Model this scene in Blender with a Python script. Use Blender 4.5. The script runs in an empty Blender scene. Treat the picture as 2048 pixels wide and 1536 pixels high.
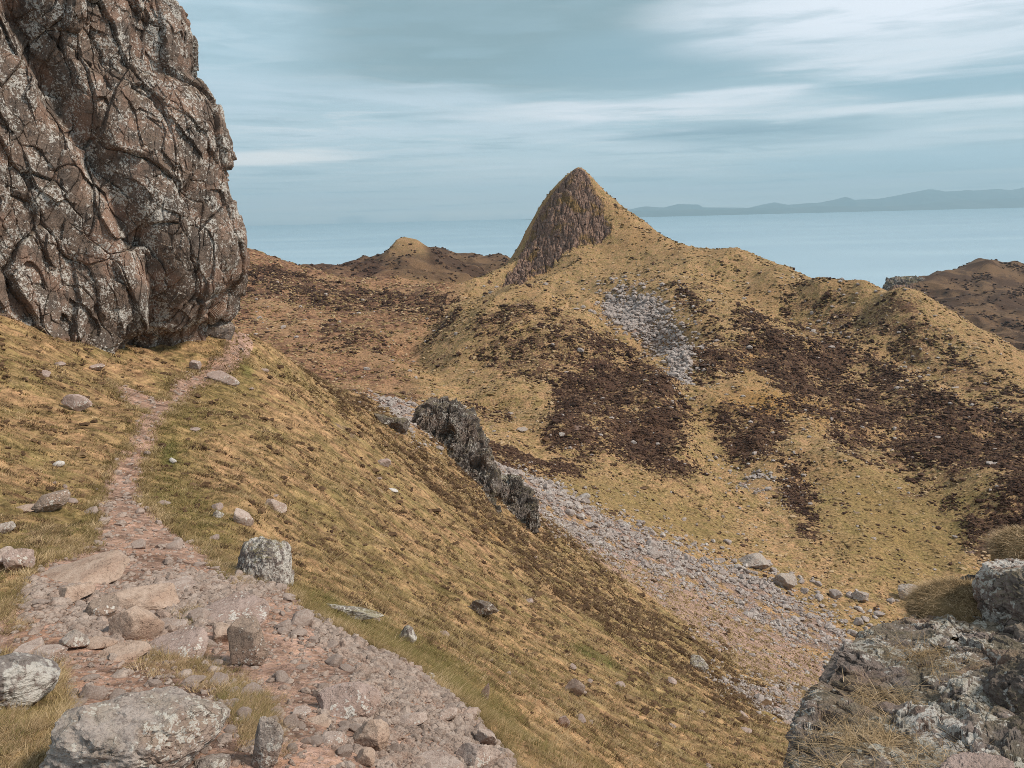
import bpy, math, time
import numpy as np
from mathutils import Matrix, Vector

T00 = time.time()
scene = bpy.context.scene
R = math.radians
rng = np.random.default_rng(7)

# ------------------------------------------------------------------ camera
W0, H0, F = 2048.0, 1536.0, 1550.0
PITCH, ROLL = math.atan(342 / 1550), R(1.45)
f_ = np.array([0, math.cos(PITCH), -math.sin(PITCH)])
u0_ = np.array([0, math.sin(PITCH), math.cos(PITCH)])
r0_ = np.array([1.0, 0, 0])
rt_ = r0_ * math.cos(ROLL) - u0_ * math.sin(ROLL)
up_ = u0_ * math.cos(ROLL) + r0_ * math.sin(ROLL)
cam_d = bpy.data.cameras.new("camera")
cam = bpy.data.objects.new("camera", cam_d)
scene.collection.objects.link(cam)
cam.matrix_world = Matrix(((rt_[0], up_[0], -f_[0], 0), (rt_[1], up_[1], -f_[1], 0), (rt_[2], up_[2], -f_[2], 0), (0, 0, 0, 1)))
cam_d.sensor_width = 36.0
cam_d.lens = F / W0 * 36.0
cam_d.clip_start = 0.1
cam_d.clip_end = 300000
scene.camera = cam
SEA = -300.0     # the eye is the origin, the sea lies 300 m below

scene.view_settings.view_transform = 'Standard'
scene.view_settings.look = 'None'
scene.view_settings.exposure = 1.5
scene.view_settings.gamma = 1.0
scene.cycles.use_denoising = True
scene.cycles.denoising_prefilter = 'NONE'
scene.cycles.filter_width = 0.9
scene.cycles.max_bounces = 4
scene.cycles.volume_bounces = 0

# ------------------------------------------------------------------ node helpers
def lin(c):
    c = [x / 255.0 for x in c]
    return tuple(x / 12.92 if x <= 0.04045 else ((x + 0.055) / 1.055) ** 2.4 for x in c) + (1.0,)

class NT:
    def __init__(s, tree):
        s.t = tree; s.n = tree.nodes; s.l = tree.links; s.n.clear()
    def new(s, typ, **kw):
        nd = s.n.new(typ)
        for k, v in kw.items(): setattr(nd, k, v)
        return nd
    def put(s, sock, val):
        if isinstance(val, bpy.types.NodeSocket): s.l.new(val, sock)
        elif val is not None: sock.default_value = val
    def math(s, op, a, b=None, c=None, clamp=False):
        nd = s.new('ShaderNodeMath', operation=op, use_clamp=clamp)
        s.put(nd.inputs[0], a)
        if b is not None: s.put(nd.inputs[1], b)
        if c is not None: s.put(nd.inputs[2], c)
        return nd.outputs[0]
    def vmath(s, op, a, b=None):
        nd = s.new('ShaderNodeVectorMath', operation=op)
        s.put(nd.inputs[0], a)
        if b is not None:
            s.put(nd.inputs[3] if op == 'SCALE' else nd.inputs[1], b)
        return nd.outputs[0]
    def mix(s, fac, a, b, blend='MIX'):
        nd = s.new('ShaderNodeMix', data_type='RGBA', blend_type=blend)
        s.put(nd.inputs[0], fac); s.put(nd.inputs[6], a); s.put(nd.inputs[7], b)
        return nd.outputs[2]
    def mapr(s, v, a, b, c=0.0, d=1.0, smooth=False):
        nd = s.new('ShaderNodeMapRange', interpolation_type='SMOOTHSTEP' if smooth else 'LINEAR')
        s.put(nd.inputs[0], v)
        for i, x in enumerate((a, b, c, d)): s.put(nd.inputs[i + 1], x)
        return nd.outputs[0]
    def noise(s, vec, scale, detail=4, rough=0.55, dist=0.0):
        nd = s.new('ShaderNodeTexNoise')
        s.put(nd.inputs['Vector'], vec); nd.inputs['Scale'].default_value = scale
        nd.inputs['Detail'].default_value = detail; nd.inputs['Roughness'].default_value = rough
        nd.inputs['Distortion'].default_value = dist
        return nd.outputs[0]
    def voro(s, vec, scale, feature='F1', out=0, rnd=1.0):
        nd = s.new('ShaderNodeTexVoronoi', feature=feature)
        s.put(nd.inputs['Vector'], vec); nd.inputs['Scale'].default_value = scale
        nd.inputs['Randomness'].default_value = rnd
        return nd.outputs[out]
    def ramp(s, v, stops, interp='LINEAR'):
        nd = s.new('ShaderNodeValToRGB'); s.put(nd.inputs[0], v)
        cr = nd.color_ramp; cr.interpolation = interp
        while len(cr.elements) < len(stops): cr.elements.new(0.5)
        for e, (p, c) in zip(cr.elements, stops):
            e.position = p; e.color = c
        return nd.outputs[0]
    def attr(s, name, out=2):
        nd = s.new('ShaderNodeAttribute'); nd.attribute_name = name
        return nd.outputs[out]

# ------------------------------------------------------------------ sky and sun
SUN_EL, SUN_AZ = R(46), R(98)         # azimuth from +Y towards +X: the bright patch of cloud is behind and right
world = bpy.data.worlds.new("World"); scene.world = world
world.use_nodes = True
n = NT(world.node_tree)
d = n.new('ShaderNodeTexCoord').outputs['Generated']
sep = n.new('ShaderNodeSeparateXYZ'); n.put(sep.inputs[0], d)
dx, dy, dz = sep.outputs
hz = n.math('MAXIMUM', dz, 0.0)
inv = n.math('DIVIDE', 1.0, n.math('ADD', hz, 0.035))
cp = n.new('ShaderNodeCombineXYZ')
n.put(cp.inputs[0], n.math('MULTIPLY', dx, inv)); n.put(cp.inputs[1], n.math('MULTIPLY', dy, inv)); n.put(cp.inputs[2], 0.0)
cpv = cp.outputs[0]
az = n.math('ARCTAN2', dx, dy)
le = n.math('LOGARITHM', n.math('ADD', hz, 0.05), math.e)
cq = n.new('ShaderNodeCombineXYZ'); n.put(cq.inputs[0], n.math('MULTIPLY', az, 1.0)); n.put(cq.inputs[1], le); n.put(cq.inputs[2], 0.0)
def skn(sx, sy, off, sc, det, rough, dist):
    mp = n.new('ShaderNodeMapping'); n.put(mp.inputs[0], cq.outputs[0]); mp.inputs['Scale'].default_value = (sx, sy, 1); mp.inputs['Location'].default_value = (off, off * 0.7, 0)
    return n.noise(mp.outputs[0], sc, det, rough, dist)
n1 = skn(1.6, 2.0, 3.1, 1.5, 5, 0.5, 0.2)
n2 = skn(2.6, 5.5, 8.4, 1.8, 6, 0.52, 0.35)
n3 = skn(4.2, 9.5, 1.7, 1.6, 7, 0.6, 0.5)
base = n.ramp(n.mapr(dz, 0.0, 0.5), [(0.0, lin((222, 222, 218))), (0.06, lin((204, 211, 213))), (0.14, lin((180, 197, 205))), (0.25, lin((168, 188, 197))), (0.36, lin((145, 170, 180))), (0.50, lin((140, 163, 172))), (1.0, lin((170, 182, 190)))])
col = n.mix(n.mapr(n1, 0.40, 0.62, 0, 0.30, smooth=True), base, lin((142, 171, 183)))
col = n.mix(n.mapr(n2, 0.48, 0.66, 0, 0.5, smooth=True), col, lin((200, 210, 218)))
col = n.mix(n.mapr(n3, 0.50, 0.66, 0, 0.45, smooth=True), col, lin((212, 216, 220)))
col = n.mix(n.mapr(n3, 0.48, 0.34, 0, 0.42, smooth=True), col, lin((132, 156, 167)))
def cloud(u_, v_, ru, rv, c, amt):
    """a soft bank of cloud in a compass direction and height"""
    global col
    a0 = math.atan((u_ - 1024) / F); hzv = 432 - 0.0253 * (u_ - 1024); e0 = (hzv - v_) / F * 0.97
    wa = n.math('ADD', az, n.math('MULTIPLY', n.math('SUBTRACT', n1, 0.5), 0.25)); we = n.math('ADD', dz, n.math('MULTIPLY', n.math('SUBTRACT', n2, 0.5), min(0.05, rv / F * 2.2)))
    qa = n.math('MULTIPLY', n.math('SUBTRACT', wa, a0), F / ru); qe = n.math('MULTIPLY', n.math('SUBTRACT', we, e0), F / rv)
    q = n.math('ADD', n.math('MULTIPLY', qa, qa), n.math('MULTIPLY', qe, qe))
    m = n.mapr(q, 1.6, 0.0, 0.0, amt, smooth=True)
    m = n.math('MULTIPLY', m, n.mapr(n.math('ADD', n3, n2), 0.80, 1.05, 0.5, 1.0))
    col = n.mix(m, col, lin(c))
for cl in [(1000, 110, 420, 120, (122, 147, 154), 0.95), (1400, 150, 330, 60, (128, 157, 169), 0.8), (1880, 50, 480, 120, (216, 222, 230), 1.0), (1900, 160, 280, 34, (203, 212, 220), 0.8),
           (480, 90, 220, 150, (168, 192, 204), 0.7), (600, 215, 230, 36, (180, 197, 208), 0.7), (880, 222, 170, 28, (186, 201, 211), 0.8), (1240, 240, 360, 17, (212, 217, 223), 1.0),
           (1490, 215, 170, 14, (208, 215, 222), 1.0), (1000, 266, 320, 10, (190, 203, 212), 0.7), (560, 331, 200, 13, (228, 227, 226), 1.0), (880, 333, 130, 9, (195, 205, 210), 0.7),
           (1480, 286, 240, 20, (124, 150, 163), 0.95), (1800, 250, 220, 13, (208, 215, 221), 0.95), (1750, 170, 180, 9, (208, 215, 222), 0.8), (1960, 210, 220, 24, (130, 162, 176), 0.8),
           (1290, 305, 160, 9, (192, 205, 212), 0.7), (1900, 335, 300, 24, (148, 181, 197), 0.6), (760, 408, 250, 6, (212, 210, 210), 0.7), (600, 424, 120, 5, (214, 212, 210), 0.7), (1150, 402, 200, 6, (205, 206, 210), 0.6),
           (1450, 384, 150, 8, (202, 208, 214), 0.7), (1860, 372, 220, 8, (202, 208, 214), 0.7)]:
    cloud(*cl)
# below the horizon
col = n.mix(n.mapr(dz, 0.0, -0.02), col, lin((140, 165, 180)))
sky = n.new('ShaderNodeTexSky', sky_type='NISHITA', sun_disc=False)
sky.sun_elevation = SUN_EL; sky.sun_rotation = SUN_AZ
bg1 = n.new('ShaderNodeBackground'); n.put(bg1.inputs[0], sky.outputs[0]); bg1.inputs[1].default_value = 0.06
bg2 = n.new('ShaderNodeBackground'); n.put(bg2.inputs[0], col); bg2.inputs[1].default_value = 0.47
ms = n.new('ShaderNodeMixShader'); ms.inputs[0].default_value = 0.95
n.l.new(bg1.outputs[0], ms.inputs[1]); n.l.new(bg2.outputs[0], ms.inputs[2])
wo = n.new('ShaderNodeOutputWorld'); n.l.new(ms.outputs[0], wo.inputs[0])

sun_d = bpy.data.lights.new("sun", 'SUN'); sun_d.energy = 1.5; sun_d.angle = R(10); sun_d.color = (1.0, 0.91, 0.79)
sun = bpy.data.objects.new("sun", sun_d); scene.collection.objects.link(sun)
sd = Vector((math.cos(SUN_EL) * math.sin(SUN_AZ), math.cos(SUN_EL) * math.cos(SUN_AZ), math.sin(SUN_EL)))
sun.rotation_euler = sd.to_track_quat('Z', 'Y').to_euler()

# ------------------------------------------------------------------ numpy noise
def _h(ix, iy, iz, seed=0):
    h = (ix.astype(np.int64) * 374761393 + iy.astype(np.int64) * 668265263 + iz.astype(np.int64) * 2147483647 + seed * 1274126177) & 0xFFFFFFFF
    h = ((h ^ (h >> 13)) * 1274126177) & 0xFFFFFFFF
    h = ((h ^ (h >> 16)) * 2246822519) & 0xFFFFFFFF
    return (h ^ (h >> 15)) & 0xFFFFFF
def hf(ix, iy, iz, seed=0): return (_h(ix, iy, iz, seed) / float(0xFFFFFF)).astype(np.float32)
_G = rng.normal(size=(256, 3)).astype(np.float32); _G /= np.linalg.norm(_G, axis=1)[:, None]
def perlin(x, y, z=0.0, seed=0):
    x = np.asarray(x, np.float64); y = np.asarray(y, np.float64); z = np.zeros_like(x) + z
    xi, yi, zi = np.floor(x), np.floor(y), np.floor(z)
    fx, fy, fz = (x - xi).astype(np.float32), (y - yi).astype(np.float32), (z - zi).astype(np.float32)
    u, v, w = [t * t * t * (t * (t * 6 - 15) + 10) for t in (fx, fy, fz)]
    def g(a, b, c):
        gr = _G[_h(xi + a, yi + b, zi + c, seed) & 255]
        return gr[..., 0] * (fx - a) + gr[..., 1] * (fy - b) + gr[..., 2] * (fz - c)
    L = lambda a, b, t: a + (b - a) * t
    return 1.6 * L(L(L(g(0, 0, 0), g(1, 0, 0), u), L(g(0, 1, 0), g(1, 1, 0), u), v), L(L(g(0, 0, 1), g(1, 0, 1), u), L(g(0, 1, 1), g(1, 1, 1), u), v), w)
def fbm(x, y, z=0.0, octs=4, seed=0, gain=0.5, ridged=False):
    s = 0; a = 1.0; t = 0
    for k in range(octs):
        p = perlin(x * 2 ** k + 17.3 * k, y * 2 ** k - 9.1 * k, z * 2 ** k + 3.7 * k, seed + k)
        if ridged: p = 1 - 2 * np.abs(p)
        s = s + a * p; t += a; a *= gain
    return s / t
def worley(x, y, z=0.0, seed=0, facets=False):
    x = np.asarray(x, np.float64); y = np.asarray(y, np.float64); z = np.zeros_like(x) + z
    xi, yi, zi = np.floor(x), np.floor(y), np.floor(z)
    f1 = np.full(x.shape, 9.0, np.float32); f2 = f1.copy(); idd = np.zeros(x.shape, np.float32); fac = np.zeros(x.shape, np.float32)
    for a in (-1, 0, 1):
        for b in (-1, 0, 1):
            for c in (-1, 0, 1):
                X, Y, Z = xi + a, yi + b, zi + c
                px = X + hf(X, Y, Z, seed); py = Y + hf(X, Y, Z, seed + 11); pz = Z + hf(X, Y, Z, seed + 23)
                dd = np.sqrt((px - x) ** 2 + (py - y) ** 2 + (pz - z) ** 2).astype(np.float32)
                nearer = dd < f1
                f2 = np.where(nearer, f1, np.minimum(f2, dd)); 
                idd = np.where(nearer, hf(X, Y, Z, seed + 37), idd); f1 = np.where(nearer, dd, f1)
                if facets: fac = np.where(nearer, ((hf(X, Y, Z, seed + 41) - 0.5) * (x - px) + (hf(X, Y, Z, seed + 43) - 0.5) * (y - py) + (hf(X, Y, Z, seed + 47) - 0.5) * (z - pz)).astype(np.float32), fac)
    return (f1, f2, idd, fac) if facets else (f1, f2, idd)
def sstep(x, a, b):
    t = np.clip((x - a) / (b - a), 0, 1); return t * t * (3 - 2 * t)

# ------------------------------------------------------------------ points of the place
def ray(u, v):
    u = np.asarray(u, float); v = np.asarray(v, float)
    return f_ + ((u - 1024) / F)[..., None] * rt_ + ((768 - v) / F)[..., None] * up_
def at(u, v, Y):
    dd = ray(u, v); return dd * (np.asarray(Y, float) / dd[..., 1])[..., None]

CTRL = """
0,1536,3.2 300,1536,3.3 600,1536,3.6 900,1536,4.3 -200,1536,3.2 -200,1300,5.5 -200,1000,11 -200,800,17 -200,640,24
0,1400,4.3 300,1400,4.6 600,1400,4.9 850,1400,5.4 0,1250,6 300,1250,6.7 540,1230,7.2
0,1130,8.5 250,1130,9 450,1150,9.3 0,1000,12 120,1000,13 240,1000,15 330,1000,15
0,900,16 150,900,18 270,900,20 340,900,20.5 0,800,21 150,800,23 300,820,26 400,820,27
0,700,27 150,740,29 250,770,31 350,760,34 0,628,32 100,665,33.5 180,690,35 270,715,36.5 345,727,38 430,705,40 470,690,43 485,668,47
-200,600,30 -100,560,40 100,640,45 250,660,45 350,660,50 430,655,56
500,720,43 600,790,42 700,850,45 800,900,50 900,960,55 1000,1030,58 1100,1100,60 1200,1170,58 1300,1240,55 1400,1300,50 1500,1370,45 1580,1440,38
560,716,53 650,767,60 740,803,70 820,852,78
500,850,27 650,950,28 800,1050,28 950,1150,28 1100,1250,27 1250,1350,25 1400,1450,21 1520,1536,18 1750,1536,26 2000,1536,30
500,1000,16 650,1100,17 800,1200,16 950,1300,15 1100,1400,13 1200,1500,11
600,1200,9 750,1270,9 900,1360,8 1000,1450,7 1100,1536,7.5
1750,1700,12 2050,1700,12 1400,1700,9
500,690,58 580,750,66 680,810,76 770,850,90 860,890,92 
500,760,75 600,820,90 700,860,110 800,870,115 600,790,130 500,740,110 400,720,80 300,700,70
900,880,100 950,905,105 
900,850,135 800,815,140 750,800,150 850,830,165
1100,1040,76 1300,1170,75 1500,1300,68 1600,1370,60 1750,1450,52 1950,1530,48
1000,975,92 1200,1050,97 1400,1160,95 1600,1270,88 1800,1370,78 2000,1470,70
1000,935,115 1150,980,120 1300,1050,120 1450,1120,117 1600,1190,110 1750,1250,104 1900,1320,97 2050,1380,92
1000,890,145 1200,940,150 1400,1000,150 1600,1080,140 1800,1150,127 2000,1200,120 2150,1220,115
1100,860,170 1250,880,180 1400,900,180 1600,900,195 1750,960,175 1800,1050,150 1950,1080,140 2048,1000,150 2048,1120,130
1400,850,200 1400,800,215 1400,720,255 1400,640,310 1400,570,370
1500,560,385 1520,650,310 1550,760,250 1600,800,235 1600,700,300 1600,620,345
1800,900,200 1750,820,245 1750,740,290 1720,650,330 1900,850,225 1900,780,255 1900,720,280 2040,920,185 2040,850,220 2100,800,235
1160,348,480 1185,366,480 1210,392,478 1235,412,475 1260,438,472 1300,468,465 1345,490,455 1385,503,440 1440,505,425 1500,520,405 1560,541,385 1620,565,368 1670,562,355 1720,572,345 1780,600,325 1830,612,315 1880,650,305 1960,700,290 2048,762,270 2150,820,250

1035,527,460 1000,545,440 960,562,425 920,582,405
1150,545,430 1090,575,400 1200,480,458 1250,480,452 1300,530,425 1250,570,395 1180,560,410 1040,590,385 1000,590,400 1350,560,385 1300,600,365
985,592,330 1050,588,325 1110,602,318 1160,635,305 1220,672,290 1280,720,270 1310,770,245
920,640,315 860,665,300 820,690,285 880,720,268 960,680,275 1060,680,270 1150,720,255 1050,760,238 950,760,235 1180,790,222 1250,800,215
1120,640,345 1200,620,355 1250,650,330 1330,700,275 1370,760,235
850,790,205 950,820,190 1100,810,205 1300,850,195
720,790,200 640,760,220 560,720,240 650,700,265 750,720,255 760,680,290 600,660,300 500,640,310 420,640,300
470,590,370 560,590,375 660,600,385 760,610,390 850,620,370 900,615,375 930,602,385
480,507,455 440,500,455 520,518,460 560,532,468 610,543,475 700,560,480 780,567,480 850,573,475 920,588,460 470,545,410 600,570,430
300,560,400 100,560,400 -100,560,400 300,490,500 100,480,500 -150,480,500
560,560,520 700,590,540 850,600,560 940,600,560 480,540,520 
600,538,640 640,542,660 700,533,690 745,522,700 775,500,710 793,487,712 810,480,712 828,484,712 850,498,708 880,520,690 905,550,670 925,578,640 870,575,620 800,560,620 740,558,620 680,555,620
870,504,900 900,510,900 940,515,900 965,511,900 990,517,900 1030,522,900 1100,525,900 930,560,830 990,560,800 800,515,900 700,530,900
600,580,800 700,590,800 500,560,800 1060,580,560 1150,500,600 1250,520,600 1100,560,700
1400,560,520 1500,580,500 1600,620,470 1700,640,440 1800,670,420 1900,720,390 2048,800,370
1780,590,860 1800,565,900 1830,553,920 1870,548,930 1920,543,935 1960,530,940 1985,524,945 2020,534,940 2048,540,935 2150,550,930
1790,640,760 1850,620,800 1950,600,830 2048,600,830 1900,660,700 2048,660,700 1980,700,600 2048,740,520 2150,700,600
1830,575,1000 1870,565,1010 1930,560,1010 1985,548,1010 2048,560,1010 2150,570,1010 1790,600,960 1750,640,860
1770,610,1050 1900,600,1150 2048,600,1150 1700,640,900 1600,640,800 1820,600,860 1870,580,870 1950,570,880 2048,575,880
1040,622,348 1100,638,340 1165,675,325 1225,712,308 1272,752,288
1700,605,400 1780,645,400 1850,690,380 1950,750,360 1620,605,430 1560,580,450 1480,560,470 1400,545,500
1106,370,488 1080,405,486 1064,442,482 1057,485,476 1050,518,468
1120,400,474 1100,450,464 1150,420,466 1140,470,456 1090,500,456 1190,440,464 1060,540,446 1180,495,452 1110,410,520 1085,450,520 1060,500,520 1040,545,510 1142,358,482 1180,385,500 1230,435,500 1135,390,505 1640,592,395 1700,592,375 1750,612,360 1780,628,355 1560,558,415 1160,385,520
600,548,720 700,548,760 800,530,760 880,540,760
"""
pts = np.array([[float(a) for a in p.split(',')] for p in CTRL.split()])
P3 = at(pts[:, 0], pts[:, 1], pts[:, 2])
phi_c = np.arctan2(P3[:, 0], P3[:, 1]); r_c = np.hypot(P3[:, 0], P3[:, 1]); t_c = P3[:, 2] / r_c
ex = []
for ph in np.arange(-1.1, 1.11, 0.1):       # land falls to the sea bed beyond the hills, ground under the eye
    ex += [(ph, 1300, -0.27), (ph, 1700, -0.235), (ph, 2600, -0.20), (ph, 1.5, -1.9)]
for ph in (-1.1, -0.9, -0.75):
    ex += [(ph, 4, -0.62), (ph, 8, -0.4), (ph, 16, -0.2), (ph, 30, -0.1), (ph, 100, -0.1), (ph, 400, -0.05), (ph, 800, -0.2)]
for ph in (1.1, 0.9, 0.75):
    ex += [(ph, 5, -0.8), (ph, 12, -0.72), (ph, 40, -0.62), (ph, 90, -0.52), (ph, 150, -0.38), (ph, 240, -0.25), (ph, 400, -0.2), (ph, 800, -0.16)]
ex = np.array(ex)
cx = np.concatenate([phi_c, ex[:, 0]]); cs = np.concatenate([np.log(r_c), np.log(ex[:, 1])]); ct = np.concatenate([t_c, ex[:, 2]])
def _k(r2): return np.where(r2 > 0, 0.5 * r2 * np.log(np.maximum(r2, 1e-18)), 0.0)
N_ = len(cx)
A = _k((cx[:, None] - cx) ** 2 + (cs[:, None] - cs) ** 2) + np.eye(N_) * 2e-5
Pm = np.stack([np.ones(N_), cx, cs], 1)
M_ = np.zeros((N_ + 3, N_ + 3)); M_[:N_, :N_] = A; M_[:N_, N_:] = Pm; M_[N_:, :N_] = Pm.T
sol = np.linalg.solve(M_, np.concatenate([ct, np.zeros(3)]))
def tps(ph, s):
    o = np.empty(ph.shape)
    for i in range(0, ph.size, 20000):
        a = ph.ravel()[i:i + 20000]; b = s.ravel()[i:i + 20000]
        o.ravel()[i:i + 20000] = _k((a[:, None] - cx) ** 2 + (b[:, None] - cs) ** 2) @ sol[:N_] + sol[N_] + sol[N_ + 1] * a + sol[N_ + 2] * b
    return np.minimum(o, -0.05 - (s - math.log(1140)) * 0.9)

QUAL = 1.0
PH = np.concatenate([np.linspace(-1.05, -0.68, int(60 * QUAL), endpoint=False), np.linspace(-0.68, 0.68, int(1500 * QUAL), endpoint=False), np.linspace(0.68, 1.05, int(60 * QUAL))])
def seg(a, b, k, end=False): return np.linspace(math.log(a), math.log(b), int(k * QUAL), endpoint=end)
S = np.concatenate([seg(1.2, 2.6, 60), seg(2.6, 12, 480), seg(12, 60, 420), seg(60, 400, 420), seg(400, 490, 300), seg(490, 1000, 170), seg(1000, 2600, 30, True)])
# coarse TPS then bicubic-ish upsample
pc = np.linspace(-1.05, 1.05, 560); sc_ = np.concatenate([np.linspace(math.log(1.2), math.log(380), 320, endpoint=False), np.linspace(math.log(380), math.log(1000), 170, endpoint=False), np.linspace(math.log(1000), math.log(2600), 25)])
Tc = tps(*np.meshgrid(pc, sc_, indexing='ij'))
def catmull(Tc, idx, axis):
    i = np.clip(np.floor(idx).astype(int), 0, Tc.shape[axis] - 2); t = (idx - i)
    g = lambda k: np.take(Tc, np.clip(i + k, 0, Tc.shape[axis] - 1), axis)
    t = t[:, None] if axis == 0 else t[None, :]
    p0, p1, p2, p3 = g(-1), g(0), g(1), g(2)
    return 0.5 * (2 * p1 + (p2 - p0) * t + (2 * p0 - 5 * p1 + 4 * p2 - p3) * t ** 2 + (3 * p1 - p0 - 3 * p2 + p3) * t ** 3)
Tg = catmull(catmull(Tc, np.interp(PH, pc, np.arange(len(pc))), 0), np.interp(S, sc_, np.arange(len(sc_))), 1).astype(np.float32)
PHg, Sg = np.meshgrid(PH, S, indexing='ij')
Rg = np.exp(Sg); Xg = Rg * np.sin(PHg); Yg = Rg * np.cos(PHg); Zg = Tg * Rg
print("terrain base", Zg.shape, time.time() - T00)

def gsample(G, x, y):
    ph = np.arctan2(x, y); s = np.log(np.maximum(np.hypot(x, y), 1.21))
    i = np.interp(ph, PH, np.arange(len(PH))); j = np.interp(s, S, np.arange(len(S)))
    i0 = np.clip(i.astype(int), 0, len(PH) - 2); j0 = np.clip(j.astype(int), 0, len(S) - 2); a = i - i0; b = j - j0
    return (G[i0, j0] * (1 - a) + G[i0 + 1, j0] * a) * (1 - b) + (G[i0, j0 + 1] * (1 - a) + G[i0 + 1, j0 + 1] * a) * b
_rr = np.exp(np.linspace(math.log(1.5), math.log(1500), 900))
def hit(u, v, rmin=0.0):
    """world points where sight lines first meet the ground"""
    dd = ray(u, v).reshape(-1, 3); out = np.empty_like(dd)
    for i in range(len(dd)):
        q = dd[i] / math.hypot(dd[i, 0], dd[i, 1])
        rr = _rr[_rr > rmin]
        z = gsample(Zg, q[0] * rr, q[1] * rr)
        below = np.nonzero(z > q[2] * rr)[0]
        k = below[0] if len(below) else len(rr) - 1
        if k > 0:
            g0 = z[k - 1] - q[2] * rr[k - 1]; g1 = z[k] - q[2] * rr[k]; t = min(max(-g0 / (g1 - g0 + 1e-9), 0), 1)
            r1 = rr[k - 1] + (rr[k] - rr[k - 1]) * t
        else: r1 = rr[0]
        out[i] = q * r1
    return out

# ------------------------------------------------------------------ ground cover regions (outlines laid on the ground, kept as ground coordinates)
def blur(m, ni, nj):
    for ax, k in ((0, ni), (1, nj)):
        for _ in range(2):
            c = np.cumsum(np.pad(m, [(k + 1, k) if a == ax else (0, 0) for a in (0, 1)], mode='edge'), axis=ax, dtype=np.float64)
            hi = np.take(c, np.arange(2 * k + 1, c.shape[ax]), ax); lo = np.take(c, np.arange(0, c.shape[ax] - 2 * k - 1), ax)
            m = ((hi - lo) / (2 * k + 1)).astype(np.float32)
    return m
def region(txt, rmin=0.0):
    p = np.array([[float(a) for a in q.split(',')] for q in txt.split()])
    h = hit(p[:, 0], p[:, 1], rmin)
    return np.stack([np.arctan2(h[:, 0], h[:, 1]), np.log(np.hypot(h[:, 0], h[:, 1]))], 1)
def inside(poly, a, b):
    m = np.zeros(a.shape, bool)
    bb = (a >= poly[:, 0].min()) & (a <= poly[:, 0].max()) & (b >= poly[:, 1].min()) & (b <= poly[:, 1].max())
    aa, b_ = a[bb], b[bb]; o = np.zeros(aa.shape, bool)
    for k in range(len(poly)):
        x1, y1 = poly[k - 1]; x2, y2 = poly[k]
        c = (y1 > b_) != (y2 > b_)
        o ^= c & (aa < (x2 - x1) * (b_ - y1) / (y2 - y1 + 1e-12) + x1)
    m[bb] = o; return m
w1 = fbm(PHg * 14, Sg * 14, 0, 5, 3).astype(np.float32); w2 = fbm(PHg * 14 + 50, Sg * 14, 0, 5, 5).astype(np.float32)
w3 = fbm(PHg * 60 + 9, Sg * 60, 0, 3, 8).astype(np.float32); w4 = fbm(PHg * 60, Sg * 60 + 31, 0, 3, 9).astype(np.float32)
def mask(polys, warp=0.02, fine=0.006, rmin=0.0):
    m = np.zeros(PHg.shape, np.float32)
    for txt in polys:
        po = region(txt, rmin)
        for sgn in (1, 0.2):
            m += 0.5 * inside(po, PHg + sgn * warp * w1 + fine * w3, Sg + sgn * warp * w2 + fine * w4)
    return np.clip(m, 0, 1)
dirt = mask(["560,1165 470,1150 400,1095 330,1050 283,1000 288,930 308,880 338,830 384,792 418,766 472,746 503,706 494,668 468,676 450,703 400,738 345,760 318,800 270,860 240,910 210,950 180,1010 190,1060 150,1105 60,1140 30,1180 5,1230 -60,1280 -60,1330 0,1310 100,1330 130,1400 140,1700 560,1700 1180,1700 1030,1530 960,1440 900,1390 840,1340 740,1290 640,1240",
             "214,774 240,768 300,793 320,802 300,824 268,818"], 0.012, 0.012)
heath = mask(["1100,770 1140,740 1250,700 1310,738 1380,770 1395,830 1370,860 1440,965 1400,990 1300,960 1180,930 1080,880 1100,820",
              "1405,785 1500,790 1560,830 1595,870 1565,905 1530,930 1480,920 1440,860",
              "1370,690 1440,650 1540,620 1560,650 1500,700 1480,745 1400,760",
              "1560,670 1650,680 1800,740 1900,790 2048,830 2150,850 2150,1000 1900,970 1780,930 1700,870 1600,850 1560,790 1500,745",
              "1290,590 1350,570 1430,620 1420,640 1340,620", "1540,920 1600,930 1640,1000 1650,1100 1600,1100 1560,1000",
              "960,880 1080,905 1180,930 1170,965 1060,950 970,920", "1850,1020 2150,980 2150,1100 1950,1110",
              "1380,560 1440,575 1470,600 1420,600", "1240,740 1310,740 1330,790 1260,780"], 0.07, 0.035)
heath2 = mask(["930,690 1000,650 1100,650 1200,690 1240,760 1180,800 1090,790 990,770 930,735", "850,640 920,640 930,680 870,700", "1560,580 1700,600 1850,650 2048,780 2048,830 1900,770 1700,690 1560,660",
               "1620,850 1800,900 1950,980 1800,1000 1640,930", "900,790 960,790 1040,830 980,850",
               "480,560 600,560 780,590 930,605 880,640 760,640 600,620 480,600", "650,640 780,690 800,720 700,720 640,690"], 0.05, 0.02)
nearband = mask(["880,880 960,960 1060,1010 1200,1110 1350,1250 1570,1420 1500,1440 1320,1320 1200,1260 1080,1170 980,1080 880,1000 800,920 600,760 640,760 780,830"], 0.02, 0.01)
scree = mask(["1190,600 1235,585 1300,605 1345,650 1385,690 1388,772 1355,770 1310,700 1240,665", "950,925 1060,950 1200,1030 1330,1080 1500,1150 1700,1260 1750,1330 1620,1310 1450,1200 1250,1120 1100,1050 980,965",
              "1430,1350 1610,1400 1650,1470 1560,1440", "1600,640 1690,625 1720,650 1640,668", "740,800 840,815 850,870 800,870", "1500,930 1570,960 1520,990 1440,950", "1800,700 1840,720 1900,760 1850,750"], 0.03, 0.02, 30)
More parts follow.
